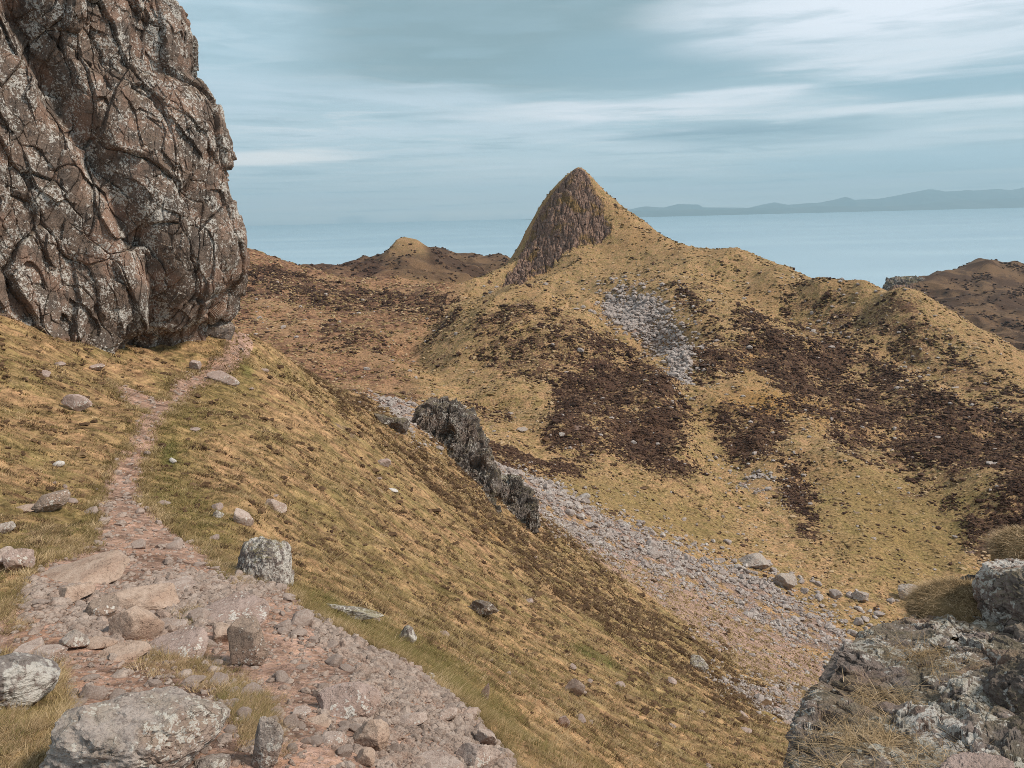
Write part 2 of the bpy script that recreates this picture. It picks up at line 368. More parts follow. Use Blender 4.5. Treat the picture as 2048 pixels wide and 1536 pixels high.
gravel = mask(["1230,842 1300,817 1360,800 1385,793 1385,804 1310,824 1240,850", "1000,950 1100,1030 1250,1110 1450,1200 1620,1310 1900,1420 1750,1500 1600,1420 1450,1310 1300,1190 1150,1090 1020,1010"], 0.02, 0.01, 40)
green = mask(["1090,960 1200,960 1330,1000 1450,1040 1500,1090 1400,1080 1280,1040 1150,1000", "1640,990 1780,960 1960,1000 1960,1110 1830,1190 1700,1140 1640,1080", "1380,790 1440,880 1470,920 1420,900 1385,840",
              "290,900 400,760 500,700 520,760 430,860 380,960 480,1060 440,1110 340,1040 285,990", "560,1180 640,1230 740,1280 960,1420 1100,1530 1020,1380 900,1310 740,1240 640,1180"], 0.04, 0.01)
lush = mask(["1130,1290 1170,1290 1260,1345 1230,1340", "480,728 505,740 500,760 485,750", "320,880 350,880 345,940 325,930", "640,1255 700,1290 690,1310", "870,1340 930,1370 940,1400 890,1370"], 0.02, 0.01)
ochre = mask(["1480,700 1530,690 1520,740 1490,760", "960,1040 1010,1080 990,1085 965,1060", "920,1350 960,1360 975,1400 930,1380", "1380,800 1560,780 1720,850 1640,870 1560,850"], 0.04, 0.02)
bogd = mask(["470,545 560,540 700,575 930,600 900,622 760,625 620,600 480,585"], 0.05, 0.02, 200)
heath = np.maximum(heath, 0.6 * bogd)
bog = mask(["440,500 560,530 930,600 850,690 800,780 740,800 560,720 430,650", "450,640 560,730 700,800 850,805 800,725 810,690 860,650 930,606 700,590"], 0.04, 0.01, 70)
w5 = fbm(PHg * 34 + 3, Sg * 26, 0, 4, 12).astype(np.float32)
heath *= 0.22 + 0.78 * sstep(w5 + 0.5 * w1, -0.24, 0.04); scree *= 0.6 + 0.4 * sstep(w5, -0.25, 0.0)
heath, heath2, nearband, scree, gravel, green, ochre, bog = [blur(m_, 12, 7) for m_ in (heath, heath2, nearband, scree, gravel, green, ochre, bog)]
lush = blur(lush, 5, 4); dirt = blur(dirt, 3, 3)
farr = sstep(Rg, 560, 680).astype(np.float32)
farr = farr * (1 - 0.85 * blur(mask(["768,512 778,496 793,484 828,480 848,496 862,512 830,506 800,508"], 0.008, 0.008, 560), 4, 4))
bareb = mask(["1900,690 2048,700 2150,760 2048,780"], 0.03, 0.01, 400)

rockm = blur(mask(["1160,350 1125,366 1098,395 1078,425 1064,455 1054,490 1046,520 1026,548 1005,577 1040,574 1075,552 1110,530 1160,510 1205,492 1218,468 1202,440 1218,418 1196,398 1178,372"], 0.012, 0.008, 300) + 0.6 * mask(["1778,598 1780,570 1796,558 1835,562 1850,575 1835,600 1800,604"], 0.01, 0.008, 700), 3, 5)
# ------------------------------------------------------------------ relief
disp = np.zeros_like(Zg)
soft = np.clip(1 - 0.65 * np.clip(dirt, 0, 1) - 0.35 * green, 0.15, 1)
for k, L in enumerate([0.12, 0.25, 0.5, 1.0, 2.0, 4.0, 8.0, 16.0, 32.0]):
    w = sstep(L / Rg, 0.006, 0.012) * sstep(L / Rg, 0.14, 0.06)
    if L > 6: w = w * sstep(L / Rg, 0.09, 0.03)
    pn = perlin(Xg / L + 31 * k, Yg / L, Zg / L * 0.7, 40 + k)
    pn = np.where(pn > 0, pn, pn * 0.6)
    disp += w * (0.12 if L < 3 else 0.095) * L ** 0.9 * pn * (soft if L < 4 else 1) * (1 + 1.6 * farr)
scw = np.clip(scree, 0, 1)
for L in (0.5, 1.1, 2.2, 4.0):
    w = sstep(L / Rg, 0.003, 0.007) * sstep(L / Rg, 0.05, 0.03)
    f1, f2, idd = (None,) * 3
    jj = scw > 0
    if jj.any():
        f1, f2, idd = worley(Xg[jj] / L, Yg[jj] / L, Zg[jj] / L, 5)
        disp[jj] += (w[jj] * L * 0.05 * (idd - 0.3) * scw[jj])
# little terraces of heather and turf steps on far slopes
L = Rg * 0.014
def landform(txt, width, amp, rmin=40):
    p = np.array([[float(a) for a in q.split(',')] for q in txt.split()]); h = hit(p[:, 0], p[:, 1], rmin)
    d2 = np.full(Rg.shape, 1e9, np.float32)
    for k in range(max(len(h) - 1, 1)):
        a, b = h[k, :2], h[min(k + 1, len(h) - 1), :2]; e = b - a; l2 = max(float(e @ e), 1e-6)
        t = np.clip(((Xg - a[0]) * e[0] + (Yg - a[1]) * e[1]) / l2, 0, 1)
        d2 = np.minimum(d2, (Xg - a[0] - t * e[0]) ** 2 + (Yg - a[1] - t * e[1]) ** 2)
    q = np.sqrt(d2) / width + 0.25 * w1
    disp[...] += amp * np.exp(-q ** 2).astype(np.float32)
for a_ in (("1040,690 1120,720", 26, 7.5), ("900,650 960,640", 16, 3.0), ("1230,600 1290,650 1350,720 1385,790", 9, -3.5), ("1385,790 1440,880 1480,950", 8, -3.0), ("1560,690 1680,700 1800,760 1930,830", 12, 3.0),
           ("1610,850 1650,960 1690,1100", 9, 2.2), ("1100,820 1180,900 1300,950 1430,985", 8, 2.0), ("1500,700 1450,790 1420,830", 10, -2.2), ("1850,720 1900,760 2000,860", 14, -3.0), ("1240,690 1310,750 1370,830", 7, 2.2),
           ("560,640 700,690", 14, 2.5), ("760,610 900,640", 14, 2.5), ("700,750 850,790", 10, -1.5), ("1900,900 2048,930", 10, 2.5), ("1750,900 1850,860 1990,880", 8, -2.0), ("1450,560 1520,620 1600,640", 14, -4.0), ("1640,600 1760,640 1860,690", 12, 3.0), ("1150,560 1200,600 1215,640", 8, -3.0), ("1700,960 1800,930 1950,960 2048,1000", 8, 2.5), ("1280,860 1330,900 1400,930", 6, -2.0), ("980,800 1060,850 1090,900", 7, -2.5), ("820,700 870,740 950,800 1080,810", 7, -3.0), ("930,620 860,660 815,700", 7, -2.5), ("1280,520 1330,600", 14, 2.5)):
    landform(*a_)
for L in (9.0, 20.0, 44.0):
    w = sstep(L / Rg, 0.02, 0.05) * sstep(L / Rg, 0.16, 0.09) * sstep(Rg, 90, 160)
    pr = 1 - 2.2 * np.abs(perlin(Xg / L, Yg / L * 0.8, L, 77))
    disp += w * L * 0.07 * pr
jj = rockm > 0.02
xx_, yy_, zz_ = Xg[jj], Yg[jj], Zg[jj]
f1, f2, idd, fa = worley(xx_ / 4.2, yy_ / 6.0, zz_ / 7.0, 61, True)
g1, g2, ig, fb = worley(xx_ / 1.5, yy_ / 2.2, zz_ / 3.2, 62, True)
disp[jj] += rockm[jj] * (1.3 + 3.2 * (idd - 0.5) + 3.4 * fa - 2.6 * sstep(f2 - f1, 0.2, 0.0) + 1.7 * (ig - 0.5) + 2.0 * fb - 1.3 * sstep(g2 - g1, 0.2, 0.0)) * sstep(zz_, 26, 14)
Zb = Zg.copy()
Zg = np.maximum(Zg + disp, SEA - 9).astype(np.float32)
tt = Zg / Rg
run = np.maximum.accumulate(tt, axis=1); VIS = tt >= run - 0.004
print("relief", time.time() - T00)

# ------------------------------------------------------------------ mesh helpers
def mesh_obj(name, V, Fc, mat, parent=None, smooth=False, attrs=None, loc=(0, 0, 0)):
    me = bpy.data.meshes.new(name)
    V = np.asarray(V, np.float32); Fc = np.asarray(Fc, np.int32)
    me.vertices.add(len(V)); me.vertices.foreach_set('co', V.ravel())
    nf, k = Fc.shape
    me.loops.add(nf * k); me.polygons.add(nf)
    me.loops.foreach_set('vertex_index', Fc.ravel())
    me.polygons.foreach_set('loop_start', np.arange(0, nf * k, k, dtype=np.int32))
    me.polygons.foreach_set('use_smooth', np.full(nf, smooth))
    me.update(calc_edges=True)
    if attrs:
        for an, (dom, arr) in attrs.items():
            arr = np.asarray(arr, np.float32)
            if arr.ndim == 1:
                a = me.attributes.new(an, 'FLOAT', dom); a.data.foreach_set('value', arr)
            else:
                a = me.attributes.new(an, 'FLOAT_COLOR', dom); a.data.foreach_set('color', arr.ravel())
    me.materials.append(mat)
    o = bpy.data.objects.new(name, me); scene.collection.objects.link(o)
    o.location = loc
    if parent: o.parent = parent
    return o
def tag(o, label=None, cat=None, group=None, kind=None):
    if label: o['label'] = label
    if cat: o['category'] = cat
    if group: o['group'] = group
    if kind: o['kind'] = kind
    return o
def newmat(name):
    m = bpy.data.materials.new(name); m.use_nodes = True
    return m, NT(m.node_tree)
def finish(n, colour, rough=0.9, bump=None, bstr=0.5, bdist=0.05, spec=0.2):
    b = n.new('ShaderNodeBsdfPrincipled')
    n.put(b.inputs['Base Color'], colour); n.put(b.inputs['Roughness'], rough)
    b.inputs['Specular IOR Level'].default_value = spec
    if bump is not None:
        bp = n.new('ShaderNodeBump'); n.put(bp.inputs['Height'], bump)
        bp.inputs['Strength'].default_value = bstr; bp.inputs['Distance'].default_value = bdist
        n.l.new(bp.outputs[0], b.inputs['Normal'])
    o = n.new('ShaderNodeOutputMaterial'); n.l.new(b.outputs[0], o.inputs[0])
C = lambda r, g, b: (r, g, b, 1.0)

# ------------------------------------------------------------------ materials
gm, n = newmat("ground_cover")
pos = n.new('ShaderNodeNewGeometry').outputs['Position']
m1 = n.new('ShaderNodeSeparateColor'); n.put(m1.inputs[0], n.attr('m1', 0))   # dirt heath scree
m2 = n.new('ShaderNodeSeparateColor'); n.put(m2.inputs[0], n.attr('m2', 0))   # green gravel bog
m3 = n.new('ShaderNodeSeparateColor'); n.put(m3.inputs[0], n.attr('m3', 0))   # lush ochre far
m4 = n.new('ShaderNodeSeparateColor'); n.put(m4.inputs[0], n.attr('m4', 0))   # heath2 band bare
nL = n.noise(pos, 0.035, 6, 0.6); nM = n.noise(pos, 0.35, 6, 0.62, 0.4); nS = n.noise(pos, 3.0, 6, 0.68, 0.3); nF = n.noise(pos, 22.0, 5, 0.7)
straw = C(0.40, 0.275, 0.155); olive = C(0.215, 0.185, 0.078); brown = C(0.17, 0.105, 0.06); greenc = C(0.19, 0.165, 0.062)
stm = n.new('ShaderNodeMapping'); n.put(stm.inputs[0], pos); stm.inputs['Rotation'].default_value = (0, 0, R(-42)); stm.inputs['Scale'].default_value = (0.28, 1.3, 0.3)
nR = n.noise(stm.outputs[0], 1.6, 7, 0.68, 0.5)       # grass combed down the fall line
g = n.mix(n.mapr(n.math('ADD', n.math('MULTIPLY', nM, 0.5), n.math('MULTIPLY', nR, 0.5)), 0.42, 0.58, smooth=True), straw, olive)
g = n.mix(n.mapr(nR, 0.44, 0.34, 0, 0.75, smooth=True), g, brown)
g = n.mix(n.mapr(nR, 0.56, 0.66, 0, 0.6, smooth=True), g, C(0.46, 0.34, 0.21))
g = n.mix(n.mapr(nS, 0.46, 0.66, 0, 0.75, smooth=True), g, C(0.40, 0.30, 0.155))
g = n.mix(n.mapr(nS, 0.44, 0.30, 0, 0.8, smooth=True), g, brown)
g = n.mix(n.mapr(nL, 0.5, 0.65, 0, 0.5, smooth=True), g, C(0.30, 0.20, 0.10))
g = n.mix(n.math('MULTIPLY', m2.outputs[0], n.mapr(nS, 0.3, 0.6, 0.85, 0.35)), g, greenc)
bogc = n.mix(n.mapr(nM, 0.42, 0.6, smooth=True), C(0.29, 0.185, 0.11), C(0.11, 0.062, 0.042))
bogc = n.mix(n.mapr(nL, 0.48, 0.62, 0, 0.8, smooth=True), bogc, C(0.34, 0.235, 0.135))
g = n.mix(n.math('MULTIPLY', m2.outputs[2], 0.97), g, bogc)
g = n.mix(n.math('MULTIPLY', m3.outputs[1], 0.7), g, C(0.34, 0.21, 0.07))
g = n.mix(n.math('MULTIPLY', m3.outputs[0], 0.8), g, C(0.10, 0.15, 0.035))
farc = n.mix(n.mapr(n.noise(pos, 0.025, 8, 0.72, 0.5), 0.44, 0.58, smooth=True), C(0.052, 0.034, 0.028), C(0.145, 0.10, 0.062))
g = n.mix(n.math('MULTIPLY', m3.outputs[2], 0.9), g, farc)
heathc = n.mix(n.mapr(nS, 0.4, 0.62), C(0.042, 0.025, 0.02), C(0.10, 0.062, 0.045))
nT = n.noise(pos, 0.9, 5, 0.7, 0.5)                    # single tussocks
nP = n.noise(pos, 0.09, 5, 0.62, 0.6)                  # patches of them
mott = n.math('ADD', n.math('MULTIPLY', n.math('SUBTRACT', nT, 0.5), 2.2), n.math('MULTIPLY', n.math('SUBTRACT', nP, 0.5), 2.0))
hm = n.mapr(n.math('ADD', n.math('MULTIPLY', m1.outputs[1], 0.92), mott), 0.42, 0.62, 0, 0.93, smooth=True)
hm2 = n.mapr(n.math('ADD', n.math('MULTIPLY', m4.outputs[0], 0.62), mott), 0.42, 0.70, 0, 0.88, smooth=True)
hm3 = n.mapr(mott, 0.38, 0.68, 0, 0.75, smooth=True)
hm = n.math('MULTIPLY', hm, n.mapr(m1.outputs[1], 0.05, 0.4))
hm2 = n.math('MULTIPLY', hm2, n.mapr(m4.outputs[0], 0.05, 0.4))
hm4 = n.math('MULTIPLY', n.mapr(n.math('ADD', n.math('MULTIPLY', m4.outputs[1], 0.35), mott), 0.45, 0.85, 0, 0.7, smooth=True), n.mapr(m4.outputs[1], 0.05, 0.4))
g = n.mix(hm3, g, n.mix(0.5, heathc, C(0.22, 0.14, 0.07)))
g = n.mix(hm4, g, n.mix(0.4, heathc, C(0.22, 0.14, 0.07)))
g = n.mix(hm2, g, n.mix(0.25, heathc, C(0.24, 0.15, 0.09)))
g = n.mix(hm, g, heathc)
# gravel slope, scree and boulder field
vS = n.voro(pos, 1.6, 'F1', 1); vsx = n.new('ShaderNodeSeparateColor'); n.put(vsx.inputs[0], vS)
scol = n.mix(vsx.outputs[0], C(0.19, 0.15, 0.13), C(0.40, 0.33, 0.30))
scol = n.mix(n.mapr(nS, 0.45, 0.6, 0, 0.7), scol, C(0.17, 0.125, 0.10))
grc = n.mix(n.mapr(nS, 0.4, 0.62), C(0.40, 0.315, 0.265), C(0.27, 0.20, 0.16))
gv = n.mapr(n.math('ADD', m2.outputs[1], n.math('MULTIPLY', n.math('SUBTRACT', nM, 0.5), 1.6)), 0.3, 0.7, 0, 0.9, smooth=True)
g = n.mix(gv, g, grc)
sm = n.mapr(n.math('ADD', n.math('MULTIPLY', m1.outputs[2], 0.72), n.math('ADD', n.math('MULTIPLY', n.math('SUBTRACT', nM, 0.5), 1.8), n.math('MULTIPLY', n.math('SUBTRACT', nP, 0.5), 1.8))), 0.42, 0.66, 0, 0.9, smooth=True)
g = n.mix(sm, g, scol)
# path earth
dn = n.noise(pos, 7.0, 6, 0.7); dn2 = n.noise(pos, 0.9, 4, 0.6)
dcol = n.mix(n.mapr(dn, 0.35, 0.65), C(0.27, 0.19, 0.14), C(0.45, 0.335, 0.26))
dcol = n.mix(n.mapr(dn2, 0.5, 0.68, 0, 0.6, smooth=True), dcol, C(0.40, 0.25, 0.165))
vd = n.voro(pos, 26.0, 'F1', 1); vds = n.new('ShaderNodeSeparateColor'); n.put(vds.inputs[0], vd)
dcol = n.mix(n.math('MULTIPLY', n.mapr(vds.outputs[1], 0.55, 0.6), 0.55), dcol, n.mix(vds.outputs[0], C(0.30, 0.21, 0.17), C(0.50, 0.40, 0.35)))
dm = n.mapr(n.math('ADD', m1.outputs[0], n.math('MULTIPLY', n.math('SUBTRACT', nS, 0.5), 1.3)), 0.42, 0.58, smooth=True)
g = n.mix(dm, g, dcol)
rk = n.mix(n.mapr(nT, 0.4, 0.6), C(0.30, 0.225, 0.18), C(0.13, 0.095, 0.075))
rk = n.mix(n.mapr(nM, 0.52, 0.62, 0, 0.6), rk, C(0.33, 0.265, 0.225))
rk = n.mix(n.mapr(nP, 0.52, 0.62, 0, 0.8), rk, C(0.22, 0.16, 0.065))
g = n.mix(n.mapr(n.math('ADD', m4.outputs[2], n.math('MULTIPLY', n.math('SUBTRACT', nT, 0.5), 0.9)), 0.40, 0.56, smooth=True), g, rk)
sp1 = n.noise(pos, 1.7, 9, 0.82, 0.3)
spk = n.mapr(sp1, 0.39, 0.61, 0.34, 1.58)
g = n.vmath('SCALE', g, spk)
g = n.mix(1.0, g, C(0.93, 0.80, 0.77), 'MULTIPLY')
hgt = n.math('ADD', n.math('MULTIPLY', nS, 0.6), n.math('MULTIPLY', nF, 0.12))
finish(n, g, 0.95, hgt, 0.9, 0.25, 0.1)

def rockmat(name, c1, c2, c3, lichen=0.5, sc=1.0, lich_scale=9.0, moss=0.0, pink=0.3, local=True, streak=False):
    m, n = newmat(name)
    if local: pos = n.new('ShaderNodeTexCoord').outputs['Object']
    else: pos = n.new('ShaderNodeNewGeometry').outputs['Position']
    nrm = n.new('ShaderNodeNewGeometry').outputs['Normal']
    pos = n.vmath('SCALE', pos, sc)
    a = n.noise(pos, 1.2, 6, 0.6, 0.5); b = n.noise(pos, 6.0, 8, 0.7, 0.3); c = n.noise(pos, 30, 5, 0.7)
    col = n.mix(n.mapr(a, 0.35, 0.62, smooth=True), c1, c2)
    col = n.mix(n.mapr(b, 0.48, 0.66, 0, 0.8, smooth=True), col, c3)
    col = n.mix(n.math('MULTIPLY', n.mapr(n.noise(pos, 0.8, 4, 0.6), 0.5, 0.62, smooth=True), pink), col, C(0.36, 0.22, 0.16))
    wn = n.new('ShaderNodeTexNoise'); n.put(wn.inputs['Vector'], pos); wn.inputs['Scale'].default_value = 2.5; wn.inputs['Detail'].default_value = 5
    crack = n.math('MULTIPLY', n.mapr(n.voro(n.vmath('ADD', pos, n.vmath('SCALE', wn.outputs[1], 1.2)), 1.7, 'DISTANCE_TO_EDGE'), 0.0, 0.022, 0.7, 0.0), n.mapr(a, 0.45, 0.6))
    col = n.mix(crack, col, C(0.03, 0.022, 0.018))
    col = n.mix(n.mapr(c, 0.5, 0.3, 0, 0.6), col, C(0.045, 0.035, 0.03))
    if lichen > 0:
        l1 = n.noise(pos, lich_scale, 4, 0.65); l2 = n.noise(pos, lich_scale * 0.13, 4, 0.6); l3 = n.noise(pos, lich_scale * 4, 3, 0.6)
        thr = n.math('ADD', n.math('MULTIPLY', n.math('SUBTRACT', l2, 0.5), 0.8), l1)
        lm = n.mapr(thr, 0.665 - 0.13 * lichen, 0.70 - 0.13 * lichen)
        lm = n.math('MULTIPLY', lm, n.mapr(l3, 0.35, 0.5))
        col = n.mix(n.math('MULTIPLY', lm, 0.85), col, C(0.60, 0.56, 0.51))
        v = n.voro(pos, lich_scale * 1.3, 'F1', 0)
        sp = n.math('MULTIPLY', n.mapr(v, 0.22, 0.17), n.mapr(l2, 0.4, 0.6))
        col = n.mix(n.math('MULTIPLY', sp, 0.8), col, C(0.60, 0.57, 0.54))
    if moss > 0:
        s = n.new('ShaderNodeSeparateXYZ'); n.put(s.inputs[0], nrm)
        mm = n.math('MULTIPLY', n.mapr(s.outputs[2], 0.35, 0.75), n.mapr(n.noise(pos, 2.0, 5, 0.65), 0.42, 0.56))
        col = n.mix(n.math('MULTIPLY', mm, moss), col, C(0.17, 0.14, 0.045))
    h = n.math('ADD', n.math('MULTIPLY', b, 0.7), n.math('MULTIPLY', c, 0.25))
    h = n.math('SUBTRACT', h, n.math('MULTIPLY', crack, 0.3))
    finish(n, col, 0.88, h, 0.9, 0.12 / sc, 0.25)
    return m
M = {}
M['cliff'] = rockmat("cliff_rock", C(0.13, 0.10, 0.083), C(0.215, 0.15, 0.115), C(0.06, 0.047, 0.04), 0.8, 0.6, 15.0, 0.15, 0.6, False)
M['peak'] = rockmat("peak_rock", C(0.17, 0.135, 0.115), C(0.26, 0.20, 0.165), C(0.09, 0.07, 0.06), 0.5, 0.06, 9.0, 0.9, 0.1, False)
M['crag'] = rockmat("crag_rock", C(0.15, 0.125, 0.112), C(0.22, 0.175, 0.15), C(0.07, 0.058, 0.05), 0.45, 0.5, 9.0, 0.45, 0.2, False)
M['grey'] = rockmat("grey_boulder_rock", C(0.42, 0.355, 0.32), C(0.33, 0.27, 0.235), C(0.17, 0.135, 0.12), 0.55, 3.0, 8.0, 0.15, 0.4)
M['tan'] = rockmat("tan_stone", C(0.50, 0.375, 0.30), C(0.42, 0.30, 0.23), C(0.33, 0.235, 0.18), 0.0, 5.0, 6.0, 0.0, 0.3)
M['pink'] = rockmat("pinkish_stone", C(0.48, 0.385, 0.335), C(0.39, 0.29, 0.245), C(0.27, 0.20, 0.165), 0.15, 6.0, 6.0, 0.0, 0.3)
M['dark'] = rockmat("dark_stone", C(0.13, 0.105, 0.095), C(0.20, 0.15, 0.12), C(0.07, 0.055, 0.05), 0.35, 2.5, 6.0, 0.3, 0.3)
M['lichen'] = rockmat("lichen_covered_rock", C(0.20, 0.17, 0.155), C(0.28, 0.23, 0.21), C(0.10, 0.085, 0.08), 1.5, 2.5, 5.0, 0.6, 0.2)
M['near'] = rockmat("near_outcrop_rock", C(0.17, 0.14, 0.125), C(0.26, 0.205, 0.18), C(0.08, 0.064, 0.056), 0.85, 2.4, 9.0, 0.3, 0.5, False)
M['lichenw'] = rockmat("white_spotted_rock", C(0.30, 0.26, 0.24), C(0.24, 0.20, 0.18), C(0.17, 0.14, 0.13), 1.3, 1.2, 4.0, 0.0, 0.25)
M['pinkl'] = rockmat("pink_lichened_stone", C(0.44, 0.33, 0.29), C(0.36, 0.265, 0.225), C(0.25, 0.18, 0.15), 0.35, 3.5, 5.0, 0.0, 0.3)
M['tand'] = rockmat("brown_fractured_stone", C(0.27, 0.205, 0.165), C(0.35, 0.26, 0.205), C(0.15, 0.115, 0.095), 0.1, 3.0, 6.0, 0.0, 0.3)
M['white'] = rockmat("white_stone", C(0.60, 0.57, 0.55), C(0.5, 0.46, 0.43), C(0.4, 0.35, 0.32), 0.5, 4.0, 6.0, 0.0, 0.1)
M['scree'] = rockmat("pale_scree_rock", C(0.31, 0.255, 0.23), C(0.43, 0.365, 0.335), C(0.16, 0.125, 0.108), 0.4, 0.8, 6.0, 0.0, 0.15, False)
M['tanw'] = rockmat("gravel_stone", C(0.43, 0.345, 0.295), C(0.31, 0.235, 0.195), C(0.19, 0.14, 0.115), 0.0, 6.0, 6.0, 0.0, 0.3, False)

def plantmat(name, stops, sc):
    m, n = newmat(name)
    pos = n.new('ShaderNodeNewGeometry').outputs['Position']
    v = n.math('ADD', n.math('MULTIPLY', n.attr('shade'), 0.6), n.math('MULTIPLY', n.mapr(n.noise(pos, sc, 4, 0.65), 0.3, 0.7), 0.55))
    finish(n, n.mix(1.0, n.ramp(v, stops), C(1.0, 0.91, 0.86), 'MULTIPLY'), 0.9, None, spec=0.1)
    return m
M['grass'] = plantmat("dry_grass", [(0.12, C(0.085, 0.066, 0.032)), (0.4, C(0.185, 0.15, 0.066)), (0.65, C(0.32, 0.25, 0.135)), (0.95, C(0.58, 0.47, 0.31))], 1.1)
M['grassg'] = plantmat("green_grass", [(0.1, C(0.085, 0.085, 0.032)), (0.5, C(0.17, 0.155, 0.06)), (0.8, C(0.28, 0.23, 0.11)), (1.0, C(0.42, 0.34, 0.18))], 1.2)
M['straw'] = plantmat("dead_straw_grass", [(0.1, C(0.20, 0.14, 0.07)), (0.45, C(0.36, 0.27, 0.16)), (0.8, C(0.52, 0.42, 0.29)), (1.0, C(0.62, 0.53, 0.40))], 2.0)
M['heather'] = plantmat("heather_foliage", [(0.1, C(0.028, 0.017, 0.013)), (0.5, C(0.055, 0.033, 0.025)), (0.8, C(0.105, 0.066, 0.045)), (1.0, C(0.20, 0.14, 0.085))], 0.25)

M['tuft'] = plantmat("brown_tuft_foliage", [(0.1, C(0.045, 0.028, 0.018)), (0.45, C(0.085, 0.055, 0.034)), (0.8, C(0.15, 0.10, 0.06)), (1.0, C(0.24, 0.175, 0.10))], 0.8)
M['tuft2'] = plantmat("brown_grass", [(0.1, C(0.09, 0.065, 0.035)), (0.45, C(0.22, 0.165, 0.09)), (0.75, C(0.40, 0.31, 0.19)), (1.0, C(0.56, 0.45, 0.31))], 2.0)
M['tuss'] = plantmat("tussock_foliage", [(0.12, C(0.10, 0.07, 0.036)), (0.4, C(0.19, 0.14, 0.066)), (0.7, C(0.31, 0.235, 0.13)), (1.0, C(0.46, 0.36, 0.24))], 0.06)
# ------------------------------------------------------------------ the land as sheets cut from one surface
NI, NJ = PHg.shape
V = np.stack([Rg * np.sin(PHg), Rg * np.cos(PHg), Zg], -1).reshape(-1, 3)
idx = np.arange(NI * NJ).reshape(NI, NJ)
Q = np.stack([idx[:-1, :-1], idx[1:, :-1], idx[1:, 1:], idx[:-1, 1:]], -1).reshape(-1, 4)
cA = np.ones(NI * NJ, np.float32)
col4 = lambda a, b, c: np.stack([a.ravel(), b.ravel(), c.ravel(), cA], 1).astype(np.float32)
m1a = col4(dirt, heath, scree); m2a = col4(green, gravel, bog); m3a = col4(lush, ochre, farr); m4a = col4(heath2, nearband, np.maximum(rockm, 0))
fr = Rg[:-1, :-1].ravel(); fd = ((dirt[:-1, :-1] + dirt[1:, 1:] + 0.3 * w3[1:, 1:]) > 1.0).ravel(); fs = (scree[:-1, :-1] > 0.5).ravel()
lim = 62 + 14 * w1[:-1, :-1].ravel()
cls = np.where(fd & (fr < 62), 0, np.where(fr < lim, 1, np.where(fr < 225 + 40 * w2[:-1, :-1].ravel(), 2, np.where(fr < 560 + 60 * w1[:-1, :-1].ravel(), 3, 4))))
for k, nm in enumerate(["path", "ground", "valley_floor", "hill", "far_hills"]):
    q = Q[cls == k]; used, inv_ = np.unique(q, return_inverse=True)
    o = mesh_obj(nm, V[used], inv_.reshape(-1, 4), gm, attrs={'m1': ('POINT', m1a[used]), 'm2': ('POINT', m2a[used]), 'm3': ('POINT', m3a[used]), 'm4': ('POINT', m4a[used])})
    tag(o, kind='structure')
print("land", time.time() - T00)

# ------------------------------------------------------------------ sea and far coast
wm, n = newmat("sea_water")
pos = n.new('ShaderNodeNewGeometry').outputs['Position']
mpp = n.new('ShaderNodeMapping'); n.put(mpp.inputs[0], pos); mpp.inputs['Scale'].default_value = (0.00035, 0.0009, 1)
s1 = n.noise(mpp.outputs[0], 1.0, 5, 0.6, 0.4)
wc = n.mix(n.mapr(s1, 0.35, 0.65), C(0.24, 0.35, 0.43), C(0.33, 0.44, 0.51))
finish(n, wc, n.mapr(s1, 0.35, 0.65, 0.35, 0.5), n.noise(pos, 0.03, 4, 0.7), 0.25, 3.0, 0.5)
me = bpy.data.meshes.new("sea")
me.from_pydata([(-29000, -7000, SEA), (33000, -7000, SEA), (33000, 38000, SEA), (-29000, 38000, SEA)], [], [(0, 1, 2, 3)]); me.materials.append(wm)
sea = bpy.data.objects.new("sea", me); scene.collection.objects.link(sea); tag(sea, kind='structure')

mm_, n = newmat("far_coast_land")
pos = n.new('ShaderNodeNewGeometry').outputs['Position']
finish(n, n.mix(n.mapr(n.noise(pos, 0.0006, 5, 0.6), 0.35, 0.65), C(0.07, 0.085, 0.07), C(0.12, 0.11, 0.085)), 0.95)
def coast(name, Y, prof, depth, seed):
    """a range of hills across the water with real relief: profile heights along x, falling to the shore on both sides"""
    prof = np.array(prof, float)
    P = at(prof[:, 0], prof[:, 1], Y)
    nx, ny = 700, 60
    xs = np.linspace(P[0, 0], P[-1, 0], nx); top = np.interp(xs, P[:, 0], P[:, 2]) - SEA
    ys = np.linspace(-depth, depth, ny)
    Xc, Yc = np.meshgrid(xs, ys, indexing='ij')
    env = np.clip(1 - np.abs(ys / depth) ** 1.3, 0, 1)[None]
    rid = fbm(Xc / 2600, Yc / 2600, 0, 5, seed, 0.5, True)
    Zc = SEA - 15 + (top[:, None] + 15) * env * (0.86 + 0.14 * rid) + (1 - np.abs(2 * env - 1)) * 0.25 * top[:, None] * (rid - 0.5)
    V = np.stack([Xc, Yc + Y, Zc], -1).reshape(-1, 3); idx = np.arange(nx * ny).reshape(nx, ny)
    Fq = np.stack([idx[:-1, :-1], idx[1:, :-1], idx[1:, 1:], idx[:-1, 1:]], -1).reshape(-1, 4)
    return tag(mesh_obj(name, V, Fq, mm_, smooth=True), kind='structure')
coast("coast", 33500, [(1040, 440), (1100, 434), (1200, 428), (1260, 422), (1330, 420), (1400, 418), (1450, 419), (1500, 414), (1560, 415), (1640, 412), (1690, 411), (1730, 413), (1800, 411), (1880, 404), (1930, 398), (1990, 397), (2048, 393), (2200, 392), (2300, 396)], 1500, 3)
